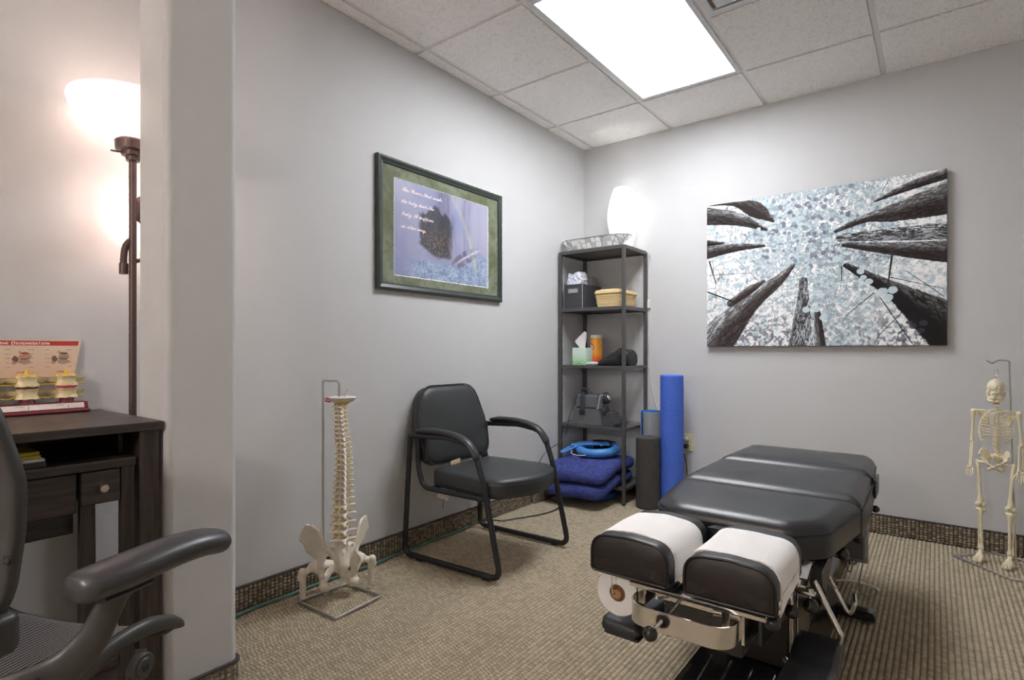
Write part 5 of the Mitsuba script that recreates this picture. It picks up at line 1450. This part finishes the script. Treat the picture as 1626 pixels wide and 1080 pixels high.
    for j in range(5):
        big = (j if s_ > 0 else 4 - j)
        q0 = np.array([ax_ + (j - 2) * .0052, .026 - .002 * abs(j - 2), az_ - .020])
        q1 = q0 + np.array([(j - 2) * .0016, .028, -.012])
        q2 = q1 + np.array([(j - 2) * .0008, .015 + .004 * (big == 0), -.010])
        r_ = .0034 if big == 0 else .0027
        add(ft, 'toe', K(cat([bone(q0, q1, r_, r_), bone(q1, q2, r_ * .95, r_ * .75)])), bone_m, smooth=50)
kb('neck_ring', move(lathe([(0, -.004), (.011, -.004), (.012, 0), (.011, .004), (0, .004)], 16), (0, -.014, .793)), None, mat('mat_tan_disc', '#b98a4c', .6))
hk = add(sk, 'hanger', K(cat([tube([(0, -.01, .893), (0, -.01, .915)], .0022, 8), tube([(-.006, -.01, .915), (.006, -.01, .915)], .0024, 8), tube(smooth_path([(-.004, -.01, .918), (-.010, -.01, .932), (0, -.01, .946), (.010, -.01, .932), (.004, -.01, .918)], 5), .0012, 6)])), chrome, smooth=40, label='chrome hanging loop')
sb = [(2.215, -.213, .005), (2.372, -.035, .005), (2.60, -.10, .005), (2.545, -.19, .005), (2.455, -.165, .005)]
skst = add(sk, 'stand', tube(fillet([(2.545, -.405, .005), (2.404, -.411, .005), (2.215, -.213, .005), (2.372, -.032, .005), (2.56, -.13, .005)], .008, 4), .0042, 8), chrome, label='bent chrome wire stand')
add(skst, 'crossbar', tube([(2.44, -.163, .006), (2.56, -.13, .006)], .0042, 8), chrome)
add(skst, 'pole', tube(fillet([(2.448, -.165, .006), (2.425, -.175, .968), (2.385, -.185, .972), (2.360, -.195, .955), (2.345, -.20, .968)], [0, .010, .02, .01, 0], 5), .0042, 8), chrome)
add(skst, 'pole_tip', ball((2.343, -.20, .970), .006, 2), chrome, smooth=True)
# ================================================================== dark wood desk against the left wall
dk = thing('desk', 'dark brown wooden desk with an open cubby and small drawers, standing against the column', 'desk')
def wood_grain(axis):
    def fn(p, n, uv):
        a = [p.x, p.y, p.z][axis]
        o = [q for i, q in enumerate([p.x, p.y, p.z]) if i != axis]
        g_ = fbm(o[0] * 130 + 3 * noise(a * 5, o[1] * 20), o[1] * 130, a * 5, 3)
        return mix([0.024, 0.018, 0.015], [0.044, 0.033, 0.029], smoothstep(.3, .7, g_))
    return proc(fn)
wood_y = mat('mat_dark_wood_y', wood_grain(1), .38, specular=.5)
wood_z = mat('mat_dark_wood_z', wood_grain(2), .42, specular=.45)
DX, DY0, DY1 = .487, -4.32, -3.100
add(dk, 'top', cbox((.001, DY0, .806), (DX + .008, DY1 + .001, .829), .002), wood_y, smooth=False, label='dark wooden desk top')
for y0, y1 in [(DY1 - .052, DY1 - .006), (DY0 + .006, DY0 + .052)]:
    for x0, x1 in [(DX - .05, DX), (.012, .040)]:
        if x0 < .1 and y0 > -4:
            y0, y1 = -3.160, -3.124
        add(dk, 'leg', hull([(x0, y0, .8055), (x1, y0, .8055), (x0, y1, .8055), (x1, y1, .8055), (x0, y0 - .001, 0), (x1 + .003, y0 - .001, 0), (x0, y1 + .003, 0), (x1 + .003, y1 + .003, 0)]), wood_z, smooth=False)
add(dk, 'side_rail', cbox((.055, DY1 - .03, .72), (DX - .05, DY1 - .012, .8055), .002), wood_z, smooth=False)
add(dk, 'side_rail', cbox((.055, DY0 + .012, .72), (DX - .05, DY0 + .03, .8055), .002), wood_z, smooth=False)
add(dk, 'back_panel', cbox((.02, DY0 + .055, .60), (.035, DY1 - .056, .8055), .002), wood_y, smooth=False)
# inner unit with the drawers
ix = DX - .008
add(dk, 'cubby_shelf', cbox((.04, DY0 + .06, .718), (ix + .004, DY1 - .0575, .740), .002), wood_y, smooth=False)
add(dk, 'cubby_side', cbox((.04, DY1 - .0575 - .012, .7405), (ix - .09, DY1 - .0575, .8055), .001), wood_y, smooth=False)
for y0, y1, bot in [(-3.190, -3.161, 0), (-3.273, -3.245, 0), (-3.86, -3.83, 0), (DY0 + .07, DY0 + .10, 0)]:
    x1 = ix if y0 > -3.2 or y1 < -4 else ix - .012
    add(dk, 'inner_leg', hull([(x0, y, z) for z, e in [(.7175, 0), (bot, .003)] for x0 in (x1 - .02, x1) for y in (y0 - e, y1)]), wood_z, smooth=False)
def drawer(y0, y1, z0, z1, x=ix + .001):
    k = add(dk, 'drawer', cbox((x - .018, y0, z0), (x, y1, z1), .002), wood_y, smooth=False, label='dark wooden drawer front')
    add(k, 'drawer_box', cbox((.10, y0 + .006, z0 + .008), (x - .0185, y1 - .006, z1 - .012), .001), wood_y, smooth=False)
    add(k, 'knob', move(lathe([(0, 0), (.006, 0), (.0045, .006), (.005, .012), (.010, .017), (.0115, .022), (.009, .028), (0, .030)], 20), (x, (y0 + y1) / 2, (z0 + z1) / 2), ry=math.pi / 2), mat_knob, label='brushed metal knob')
mat_knob = mat('mat_desk_knob', [.62, .54, .44], .3, 1.0)
drawer(-3.276, -3.1925, .633, .7155)
drawer(-3.83, -3.282, .618, .7155, ix - .006)
drawer(-4.20, -3.866, .633, .7155)
add(dk, 'lower_panel', cbox((.40, -3.83, .556), (.418, -3.275, .628), .002), wood_y, smooth=False)
# things in the cubby
yel = mat('mat_yellow_cover', '#bfae3e', .6)
for i, (z, th, m, lab) in enumerate([(.7405, .012, mat('mat_dark_cover', '#3b3d3a', .6), 'dark covered pad, lowest of the small stack in the desk cubby'), (.7527, .007, white_paper, 'white booklet in the small stack in the desk cubby'), (.7600, .008, yel, 'lower yellow notebook in the small stack in the desk cubby'), (.7684, .008, yel, 'upper yellow notebook, topmost of the small stack in the desk cubby')]):
    solo('notebook', cbox((.32 + .01 * (i % 2), -3.52, z), (.462 - .005 * i, -3.338 + .003 * (i % 2) - .004 * i, z + th), .001), m, lab, 'notebook', 'notebooks in the desk cubby', smooth=False)
solo('flat_box', cbox((.20, -3.55, .7406), (.31, -3.34, .800), .002), mat('mat_dark_box', '#2b2d2c', .5), 'flat dark box pushed back inside the desk cubby', 'box', smooth=False)

# ================================================================== lumbar display on the desk
ld = thing('lumbar_display', 'lumbar degeneration display with vertebra models and a printed card, standing on the desk', 'anatomical display')
maroon = mat('mat_maroon', '#5c1824', .4)
lz = .8295
UNITS = [-3.196, -3.288, -3.380, -3.472]
add(ld, 'base', cbox((.010, -3.535, lz), (.070, -3.142, lz + .010), .003), maroon, smooth=False)
lb = add(ld, 'base_ledge', hull([(x, y, z) for x, z in [(.016, lz + .010), (.068, lz + .010), (.058, lz + .031), (.016, lz + .031)] for y in (-3.53, -3.148)]), maroon, smooth=False)
lab_m = mat('mat_white_label', '#d9cfcb', .6)
nlab = np.array([.905, 0, .425])
def ledge_pt(y, t):
    return np.array([.068 - .010 * t, y, lz + .010 + .021 * t])
strip = [ledge_pt(y, t) for y in (-3.52, -3.158) for t in (.18, .9)]
add(lb, 'label_strip', hull(np.vstack([np.array(strip) + nlab * .0003, np.array(strip) + nlab * .001])), lab_m, smooth=False, label='white label strip')
dark_ink = mat('mat_dark_ink', '#3a3436', .7)
red_ink = mat('mat_red_ink', '#a3342c', .6)
def on_ledge(m, y, t):
    e = np.array([-.010, 0, .021])
    e = e / np.linalg.norm(e)
    return frame_map(m, ledge_pt(y, t) + nlab * .0011, (0, 1, 0), e, nlab)
for i, y in enumerate(UNITS):
    add(lb, 'lettering', on_ledge(text('STAGE %d' % (4 - i), .0034, .0003), y - .030, .62), dark_ink, smooth=False)
    add(lb, 'tick', on_ledge(box((0, 0, 0), (.0012, .011, .0003)), y - .002, .22), dark_ink, smooth=False)
cream_b = mat('mat_cream_bone', proc(lambda p, n, uv: mix([0.66, 0.52, 0.26], [0.80, 0.70, 0.45], fbm(p.x * 120, p.y * 200, p.z * 60, 3))), .4)
brown_d = mat('mat_disc_brown', '#5b2a22', .5)
def lumbar(seed):
    r_ = np.random.default_rng(seed)
    R = []
    for z, w in [(-.0155, .026), (-.0145, .0285), (-.010, .026), (0, .0215), (.009, .0235), (.0145, .0275), (.0155, .025)]:
        a = np.linspace(0, 2 * math.pi, 40, endpoint=False)
        rr = w * (1 + .035 * np.sin(9 * a + seed) * (abs(z) / .0155) + .02 * r_.standard_normal(40) * (abs(z) / .0155))
        R.append(np.column_stack([.62 * rr * np.cos(a), rr * np.sin(a), np.full(40, z) + .0008 * np.sin(7 * a + seed)]))
    b_ = loft(R)
    ms = [b_]
    for s_ in (-1, 1):
        w_ = hull([(-.010, s_ * .015, .010), (-.010, s_ * .015, -.006), (-.014, s_ * .046, .009), (-.014, s_ * .049, .004), (-.016, s_ * .040, -.004), (-.018, s_ * .018, .006), (-.006, s_ * .020, .008), (-.009, s_ * .045, .009)])
        ms.append(w_)
    return ms
for i, y in enumerate(UNITS):
    cx_ = .042
    stg = add(ld, 'pedestal', move(lathe([(0, 0), (.019, 0), (.018, .002)] + [(.018 - .0012 * (k % 2), .002 + .0026 * (k + 1)) for k in range(4)] + [(0, .0125)], 20), (cx_, y, lz + .0312)), maroon, smooth=False, label='ribbed dark red pedestal')
    for j, z in enumerate((lz + .0605, lz + .0975)):
        ms = lumbar(i * 7 + j)
        v_ = add(ld, 'vertebra', move(cat(ms), (cx_, y, z)), cream_b, smooth=40, label='cream lumbar vertebra')
        for s_ in (-1, 1):
            add(v_, 'nerve', tube(smooth_path([(cx_ - .012, y + s_ * .016, z - .004), (cx_ - .006, y + s_ * .030, z - .010), (cx_ - .004, y + s_ * .046, z - .014 + .004 * j)], 4), .0020, 6), nerve_m)
    th = [.0075, .0055, .004, .006][i % 4]
    add(ld, 'disc', move(lathe([(0, -.5 * th), (.0245, -.5 * th), (.026, 0), (.0245, .5 * th), (0, .5 * th)], 24), (cx_, y, lz + .0790), s=(.7, 1, 1)), brown_d if i else red_m, label='dark spinal disc')
    add(ld, 'cord', cat([bone((cx_ - .006, y, lz + .1135), (cx_ - .008, y, lz + .1295), .005, .003), bone((cx_ - .006, y - .02, lz + .115), (cx_ - .006, y + .02, lz + .115), .0035, .0035)]), nerve_m, label='yellow spinal cord')
# the clear holder and the printed card
bx0, tilt_b = .020, .10
def card(y, z):                            # card plane leans back a little
    return np.array([.030 - tilt_b * (z - lz), y, z])
scene['mat_clear_acrylic'] = {'type': 'thindielectric'}
q = [card(-3.520, lz + .031), card(-3.165, lz + .031), card(-3.150, lz + .225), card(-3.535, lz + .225)]
add(ld, 'clear_holder', trimesh.Trimesh(np.array(q) + [-.0025, 0, 0], [[0, 1, 2], [0, 2, 3]], process=False), 'mat_clear_acrylic', smooth=False, label='clear acrylic holder')
ZB, ZT = lz + .108, lz + .220
card_m_ = mat('mat_card', proc(lambda p, n, uv: mix([0.60, 0.42, 0.30], [0.66, 0.51, 0.39], smoothstep(.94, 1.04, p.z) + .1 * fbm(p.x * 20, p.y * 20, p.z * 20, 2))), .5)
def cardpoly(pts, off, th=.0004):
    p_ = np.array([card(y, z) for y, z in pts])
    return hull(np.vstack([p_ + [off, 0, 0], p_ + [off + th, 0, 0]]))
def ye(z):
    return -3.172 + .022 * (z - ZB) / (ZT - ZB)
cd = add(ld, 'printed_card', cardpoly([(-3.520, ZB), (ye(ZB), ZB), (ye(ZT), ZT), (-3.535, ZT)], -.001, .0009), card_m_, smooth=False, label='printed card with a red title band')
add(cd, 'title_band', cardpoly([(-3.530, ZT - .017), (ye(ZT) - .010, ZT - .017), (ye(ZT) - .007, ZT - .003), (-3.531, ZT - .003)], .0000), red_ink, smooth=False, label='red title band')
def on_card(m, y, z, off):
    e = np.array([-tilt_b, 0, 1.0])
    e /= np.linalg.norm(e)
    return frame_map(m, card(y, z) + [off, 0, 0], (0, 1, 0), e, (1, 0, tilt_b))
title = []
x = 0.0
for word in ('LUMBAR', 'DEGENERATION'):
    a = text(word[0], .0088, .0003, .18, True)
    title.append(move(a, (x, 0, 0)))
    x += a.bounds[1][0] + .0008
    b_ = text(word[1:], .0068, .0003, .18, True)
    title.append(move(b_, (x, 0, 0)))
    x += b_.bounds[1][0] + .0042
tm = cat(title)
sx = (3.372 - 3.229) / (x - .0042)
tm.vertices *= [sx, 1, 1]
add(cd, 'title_lettering', on_card(tm, -3.372, ZT - .0142, .0005), mat('mat_white_ink', '#f0e6e0', .6), smooth=False, label='white title reading LUMBAR DEGENERATION')
pic_a, pic_b, pic_c = mat('mat_pic_grey', '#9a8577', .6), mat('mat_pic_dark', '#6d4c3e', .6), mat('mat_pic_red', '#9c4234', .6)
rr = np.random.default_rng(3)
for i, y in enumerate([-3.205, -3.296, -3.386, -3.472]):
    zc = ZB + .058
    for (oy, oz, w_, h_, m_) in [(.010, -.014, .038, .017, pic_a), (.012, .006, .036, .014, pic_a), (.010, -.003, .034, .006, pic_b if i != 1 else pic_c), (.012, .017, .030, .008, pic_c if i % 2 else pic_b), (-.018, -.004, .016, .022, pic_b), (-.022, -.018, .014, .010, pic_a), (-.004, .022, .008, .012, mat('mat_pic_tan', '#b9925c', .6) if i == 0 else 'mat_pic_tan')]:
        o = np.array([((1 + .12 * rr.standard_normal()) * w_ / 2 * math.cos(a), (1 + .12 * rr.standard_normal()) * h_ / 2 * math.sin(a)) for a in np.linspace(0, 2 * math.pi, 14, endpoint=False)])
        add(cd, 'illustration', cardpoly([(y + oy * .75 + a * .78, zc + oz * .8 + b * .85) for a, b in o], .0001 + .0002 * rr.random(), .0003), m_, smooth=False)
    for k_ in range(5):
        for s_ in (-1, 1):
            w_ = .010 + .005 * rr.random()
            yy = y + s_ * (.030) + (-.008 if s_ > 0 else 0)
            add(cd, 'text_line', cardpoly([(yy - w_ / 2, ZB + .030 + .013 * k_), (yy + w_ / 2, ZB + .030 + .013 * k_), (yy + w_ / 2, ZB + .0312 + .013 * k_), (yy - w_ / 2, ZB + .0312 + .013 * k_)], 0, .0003), mat('mat_text_grey', '#8a6f62', .7) if (i, k_, s_) == (0, 0, -1) else 'mat_text_grey', smooth=False)
    add(cd, 'caption', on_card(text('STAGE %d' % (4 - i), .0040, .0003, 0, True), y - .012, ZB + .014, .0003), red_ink, smooth=False)

# ================================================================== floor lamp behind the column
lamp_metal = mat('mat_lamp_bronze', '#5a4a47', .4, .6)
bowl_m = mat('mat_bowl_glass', [.9, .88, .86], .4)
def floor_lamp(LX, LY, label, glow):
    fl = thing('floor_lamp', label, 'floor lamp')
    add(fl, 'base', lathe([(0, 0), (.115, 0), (.118, .004), (.112, .016), (.05, .026), (.016, .032), (0, .032)], 32, (LX, LY, .0005)), lamp_metal)
    add(fl, 'pole', tube([(LX, LY, .03), (LX, LY, 1.615)], .0105, 14), lamp_metal)
    add(fl, 'socket_cup', lathe([(0, 1.615), (.018, 1.615), (.020, 1.628), (.030, 1.631), (.032, 1.643), (.046, 1.647), (.048, 1.673), (.044, 1.679), (0, 1.680)], 28, (LX, LY, 0)), lamp_metal, label='stepped socket cup')
    add(fl, 'switch_key', tube([(LX + .0, LY - .028, 1.636), (LX - .012, LY - .055, 1.638)], .003, 8), lamp_metal)
    bl = shell([(.045, 1.681), (.080, 1.692), (.116, 1.714), (.146, 1.742), (.163, 1.768), (.168, 1.784), (.166, 1.796)], .004, 48, (LX, LY, 0))
    add(fl, 'bowl', bl, bowl_m, smooth=50, label='glowing white glass bowl', emitter={'type': 'area', 'radiance': rgb(glow)})
    return fl
LX, LY = .130, -3.050
fl = floor_lamp(LX, LY, 'tall dark floor lamp with a glowing white bowl, standing between the desk and the column', BOWL)
floor_lamp(1.25, -5.1, 'added unseen floor lamp with a glowing bowl, fill light far behind the office chair', BOWL2)  # out of view, added to fill the left side with warm light
# side reading light on a curved arm, turned to the wall
add(fl, 'reading_arm', tube(smooth_path([(LX, LY + .008, 1.30), (LX + .012, LY + .04, 1.32), (LX + .020, LY + .066, 1.38), (LX + .018, LY + .070, 1.44), (LX + .004, LY + .070, 1.472)], 6), .006, 8), lamp_metal)
shd = shell([(.022, -.01), (.026, .0), (.045, .022), (.060, .040)], .0015, 28)
add(fl, 'reading_shade', move(shd, (.128, LY + .070, 1.480), ry=-math.radians(100)), lamp_metal)
add(fl, 'reading_bulb', ball((.100, LY + .070, 1.476), .022, 2), bowl_m, smooth=True, emitter={'type': 'area', 'radiance': rgb(READING)})
add(fl, 'gooseneck', tube(smooth_path([(LX, LY - .006, 1.365), (LX - .010, LY - .016, 1.345), (LX - .014, LY - .020, 1.31), (LX - .014, LY - .020, 1.262)], 6), .0095, 10), lamp_metal)
add(fl, 'gooseneck_tip', tube([(LX - .014, LY - .020, 1.292), (LX - .014, LY - .020, 1.258)], .0125, 12), lamp_metal)

# ================================================================== cables along the left wall
solo('green_cable', tube(smooth_path([(.045, -2.86, .008), (.036, -2.75, .008), (.030, -2.671, .008), (.019, -2.582, .008), (.020, -2.535, .008), (.028, -2.456, .008), (.022, -2.387, .008), (.020, -2.341, .008), (.026, -2.182, .008), (.038, -1.995, .008), (.022, -1.902, .008), (.024, -1.80, .008), (.022, -1.6, .008), (.02, -1.45, .008), (.02, -1.33, .008)], 7), .0065, 8), mat('mat_green_cable', '#4f7268', .5), 'green cable lying along the baseboard of the left wall', 'cable')
solo('black_cable', tube(smooth_path([(.015, -1.26, .16), (.016, -1.24, .03), (.02, -1.18, .006), (.055, -1.145, .005), (.095, -1.13, .005), (.149, -1.016, .005), (.199, -.903, .005), (.226, -.773, .005), (.20, -.66, .005), (.12, -.58, .005), (.04, -.56, .005)], 7), .0038, 7), black_plastic, 'thin black cable on the carpet beneath the armchair', 'cable')
# ================================================================== mesh office chair in the left foreground
oc_ = thing('office_chair', 'dark grey mesh office chair with padded arms in front of the desk', 'office chair')
ALU = mat('mat_chair_graphite', [.040, .039, .037], .40, .12)
ARM = mat('mat_arm_vinyl', [.032, .031, .034], .34, specular=.55)
AO = np.array([.797, -3.171])
AG = np.array([-.423, .906]) / np.hypot(.423, .906)
AR = np.array([AG[1], -AG[0]])
def A(m):
    """local (t right, s forward, z)."""
    return frame_map(m, (AO[0], AO[1], 0), (AR[0], AR[1], 0), (AG[0], AG[1], 0), (0, 0, 1))
W = .54
TC = -W / 2
# seat suspension: stripes of woven mesh
def stripes(p, n, uv):
    t = (p.x - AO[0]) * AR[0] + (p.y - AO[1]) * AR[1]
    a = dr.abs(t / .0115 - dr.round(t / .0115)) * 2
    return mix([0.24, 0.215, 0.215], [0.045, 0.04, 0.042], smoothstep(.45, .75, a))
pell = mat('mat_chair_mesh', proc(stripes), .55, specular=.3, bump=proc(lambda p, n, uv: dr.abs(((p.x - AO[0]) * AR[0] + (p.y - AO[1]) * AR[1]) / .0115 - dr.round(((p.x - AO[0]) * AR[0] + (p.y - AO[1]) * AR[1]) / .0115))), bscale=-.002)
def seat_z(s, t):
    u = (t - TC) / (W / 2)
    return .405 + .030 * np.exp(-((s + .15) / .10) ** 2) * u ** 2 + .012 * u ** 2 - .030 * np.clip((s + .08) / .07, 0, 1.3) ** 2 * (1 - .35 * u * u)
ss, ts_ = np.linspace(-.38, -.012, 26), np.linspace(-W + .012, -.012, 30)
top = np.array([[(t, s, seat_z(s, t)) for t in ts_] for s in ss])
V = np.vstack([top.reshape(-1, 3), (top - [0, 0, .004]).reshape(-1, 3)])
nI, nJ = top.shape[:2]
F_ = []
for i in range(nI - 1):
    for j in range(nJ - 1):
        a, b, c, d = i * nJ + j, i * nJ + j + 1, (i + 1) * nJ + j + 1, (i + 1) * nJ + j
        o = nI * nJ
        F_ += [[a, b, c], [a, c, d], [o + a, o + c, o + b], [o + a, o + d, o + c]]
add(oc_, 'seat_mesh', A(trimesh.Trimesh(V, F_, process=False)), pell, smooth=50, label='striped woven seat mesh')
# seat frame: side rails that curl down at the front
def flat_tube(pts, wid, hgt, n=14):
    """Sweep of an ellipse with per point half width (sideways) and half height."""
    p_ = np.asarray(pts, float)
    t_ = np.gradient(p_, axis=0)
    t_ /= np.linalg.norm(t_, axis=1, keepdims=True)
    wid, hgt = np.broadcast_to(wid, len(p_)), np.broadcast_to(hgt, len(p_))
    th = np.arange(n) * 2 * math.pi / n
    R = []
    for q, d, a, b in zip(p_, t_, wid, hgt):
        side_ = np.cross(d, [0, 0, 1.0])
        side_ /= np.linalg.norm(side_) + 1e-9
        upv = np.cross(side_, d)
        R.append(q + a * np.cos(th)[:, None] * side_ + b * np.sin(th)[:, None] * upv)
    return loft(R)
for sgn in (1, -1):
    def mir(p_):
        p_ = np.array(p_, float)
        if sgn < 0:
            p_[:, 0] = -W - p_[:, 0]
        return p_
    path = smooth_path(mir([(-.02, -.40, .408), (.0, -.33, .412), (.004, -.25, .424), (.004, -.17, .441), (.003, -.11, .443), (.0, -.07, .434), (-.004, -.04, .424), (-.008, -.015, .410), (-.012, -.008, .397)]), 6)
    k_ = np.linspace(0, 1, len(path))
    rail = add(oc_, 'seat_rail', A(flat_tube(path, .014 + .004 * k_, np.interp(k_, [0, .3, .6, .8, .93, 1], [.020, .020, .018, .014, .011, .006]))), ALU, smooth=60)
    br = mir([(.020, -.215, .20), (.026, -.21, .27), (.030, -.175, .335), (.030, -.148, .385), (.024, -.135, .418)])
    add(rail, 'link', A(flat_tube(smooth_path(br, 5), .012, .020)), ALU, smooth=60)
    for r_, x_, th in [(.027, .040, .008), (.018, .046, .006), (.007, .051, .004)]:
        c_ = mir([(x_, -.148, .392)])[0]
        add(rail, 'pivot', A(move(lathe([(0, -th), (r_, -th), (r_, th * .6), (r_ * .85, th), (0, th)], 24), c_, ry=math.pi / 2 * sgn)), ALU if r_ != .007 else rubber, smooth=35)
    # arm: post, yoke, pad
    yk = smooth_path(mir([(.148, -.292, .628), (.134, -.304, .580), (.117, -.320, .535), (.088, -.350, .497), (.035, -.405, .480), (-.06, -.455, .474), (-.16, -.480, .478), (-.25, -.488, .475)]), 6)
    k_ = np.linspace(0, 1, len(yk))
    yoke = add(oc_, 'arm_yoke', A(flat_tube(yk, np.interp(k_, [0, .1, .35, 1], [.016, .014, .014, .018]), np.interp(k_, [0, .08, .25, .5, 1], [.028, .021, .024, .034, .030]))), ALU, smooth=60, label='curved graphite arm yoke')
    add(yoke, 'height_lever', A(move(rbox((-.006, -.012, -.020), (.006, .012, .020), .006), mir([(.094, -.388, .492)])[0], rx=.35)), black_plastic)
    pp = [(.133, -.362, .640), (.138, -.335, .641), (.150, -.28, .644), (.160, -.22, .648), (.170, -.165, .648), (.177, -.125, .642), (.180, -.102, .634), (.181, -.093, .630)]
    pd = smooth_path(mir(pp), 6)
    k_ = np.linspace(0, 1, len(pd))
    add(oc_, 'arm_pad', A(flat_tube(pd, np.interp(k_, [0, .03, .10, .25, .6, .8, .93, 1], [.022, .032, .041, .046, .042, .036, .026, .008]), np.interp(k_, [0, .03, .10, .3, .6, .8, .93, 1], [.016, .022, .026, .028, .026, .024, .019, .006]), 20)), ARM, smooth=60, label='smooth padded arm rest')
    add(yoke, 'pad_plate', A(flat_tube(smooth_path(mir([(.140, -.325, .613), (.148, -.29, .613), (.155, -.25, .616)]), 4), .024, .008)), ALU, smooth=50)
# front bar of the seat
fb = smooth_path([(-.010, -.014, .403), (-.08, -.004, .372), (TC, .0, .362), (-W + .08, -.004, .372), (-W + .010, -.014, .403)], 8)
add(oc_, 'front_rail', A(flat_tube(fb, .012, .008)), ALU, smooth=60)
# backrest: rounded ring frame, leaning back
def back_pt(t, z, off=0.0):
    s = -.335 - .10 * max(0, z - .80) - .06 * abs(z - .72) - .05 * (1 - ((t - TC) / (W / 2)) ** 2) * .6
    return (t, s + off, z)
ro = fillet([(TC - .20, .47), (TC + .20, .47), (-.004, .62), (.012, .80), (-.022, .985), (TC, 1.00), (-W + .022, .985), (-W - .012, .80), (-W + .004, .62)], [.08, .08, .10, .2, .12, .5, .12, .2, .10], 8, closed=True)
ro = resample(ro, 120)
ring = np.array([back_pt(t, z) for t, z in inset(ro, .030)])
# swept ring with a wide flat section in the plane of the back
nn = 120
tt = np.roll(ring, -1, 0) - np.roll(ring, 1, 0)
tt /= np.linalg.norm(tt, axis=1, keepdims=True)
R = []
th = np.arange(16) * 2 * math.pi / 16
for q, d in zip(ring, tt):
    back = np.array([0, 1.0, 0])
    back -= d * (back @ d)
    back /= np.linalg.norm(back)
    inn = np.cross(back, d)
    c_, s_ = np.cos(th), np.sin(th)
    R.append(q + .030 * (np.sign(c_) * np.abs(c_) ** .7)[:, None] * inn + .016 * (np.sign(s_) * np.abs(s_) ** .7)[:, None] * back)
bf = add(oc_, 'back_frame', A(loft(R, closed=True)), ALU, smooth=60, label='wide graphite backrest ring')
pin = resample(inset(ro, .058), 120)
gx = np.linspace(-W + .02, -.02, 24)
cen = np.array([back_pt(t, z, -.002) for t, z in pin])
fan = loft([cen, np.array([back_pt(TC + (t - TC) * .66, .735 + (z - .735) * .66, -.004) for t, z in pin]), np.array([back_pt(TC + (t - TC) * .33, .735 + (z - .735) * .33, -.006) for t, z in pin]), np.array([back_pt(TC + (t - TC) * .01, .735 + (z - .735) * .01, -.007) for t, z in pin])], caps=False)
def backmesh(p, n, uv):
    a = dr.abs(p.z / .011 - dr.round(p.z / .011)) * 2
    return mix([0.10, 0.10, 0.085], [0.03, 0.03, 0.028], smoothstep(.45, .75, a))
add(oc_, 'back_mesh', A(fan), mat('mat_back_mesh', proc(backmesh), .6), smooth=True, label='woven back mesh')
for t, z in [(.0, .905), (.012, .675), (-W, .905), (-W - .012, .675)]:
    q = np.array(back_pt(t - .018 if t > -.2 else t + .018, z))
    add(bf, 'screw', A(move(lathe([(0, 0), (.0085, 0), (.0075, .003), (.004, .0035), (.0035, .001), (0, .001)], 18), q + [0, -.0155, 0], rx=math.pi / 2)), rubber, smooth=30)  # dark disc stands for a screw hole, recess shade in its colour
for sgn in (1, -1):
    tq = -.010 if sgn > 0 else -W + .010
    add(bf, 'hub', A(rbox((tq - .045, -.385, .515), (tq + .006, -.330, .585), .016)), ALU, smooth=50, label='backrest bracket')
add(oc_, 'spine_bar', A(flat_tube(smooth_path([(TC, -.36, .30), (TC, -.44, .36), (TC, -.48, .45), (TC, -.43, .60), (TC, -.405, .72)], 6), .05, .014)), ALU, smooth=50)
# tilt housing, column, star base
add(oc_, 'tilt_housing', A(rbox((TC - .10, -.36, .28), (TC + .10, -.12, .345), .03)), ALU, smooth=50)
for sgn in (1, -1):
    add(oc_, 'side_strut', A(tube([(TC + sgn * .08, -.19, .31), (TC + sgn * (W / 2 + .015), -.19, .22)], .014, 10)), ALU)
add(oc_, 'gas_column', A(lathe([(0, .09), (.028, .09), (.028, .22), (.018, .222), (.018, .285), (0, .285)], 24, (TC, -.22, 0))), black_metal)
sb_ = []
for i in range(5):
    a = i * 2 * math.pi / 5 + .45
    d = np.array([math.cos(a), math.sin(a), 0])
    leg = flat_tube([np.array([TC, -.22, .10]) + d * .02, np.array([TC, -.22, .105]) + d * .12, np.array([TC, -.22, .085]) + d * .30], [.030, .026, .016], [.020, .018, .011])
    lg = add(oc_, 'base_leg', A(leg), ALU, smooth=50)
    cpos = np.array([TC, -.22, .030]) + d * .295
    for o_ in (-.014, .014):
        add(lg, 'caster', A(move(lathe([(0, -.009), (.024, -.009), (.0285, -.006), (.0285, .006), (.024, .009), (0, .009)], 20), cpos + np.array([-d[1], d[0], 0]) * o_, rx=math.pi / 2, rz=a)), rubber, smooth=35)
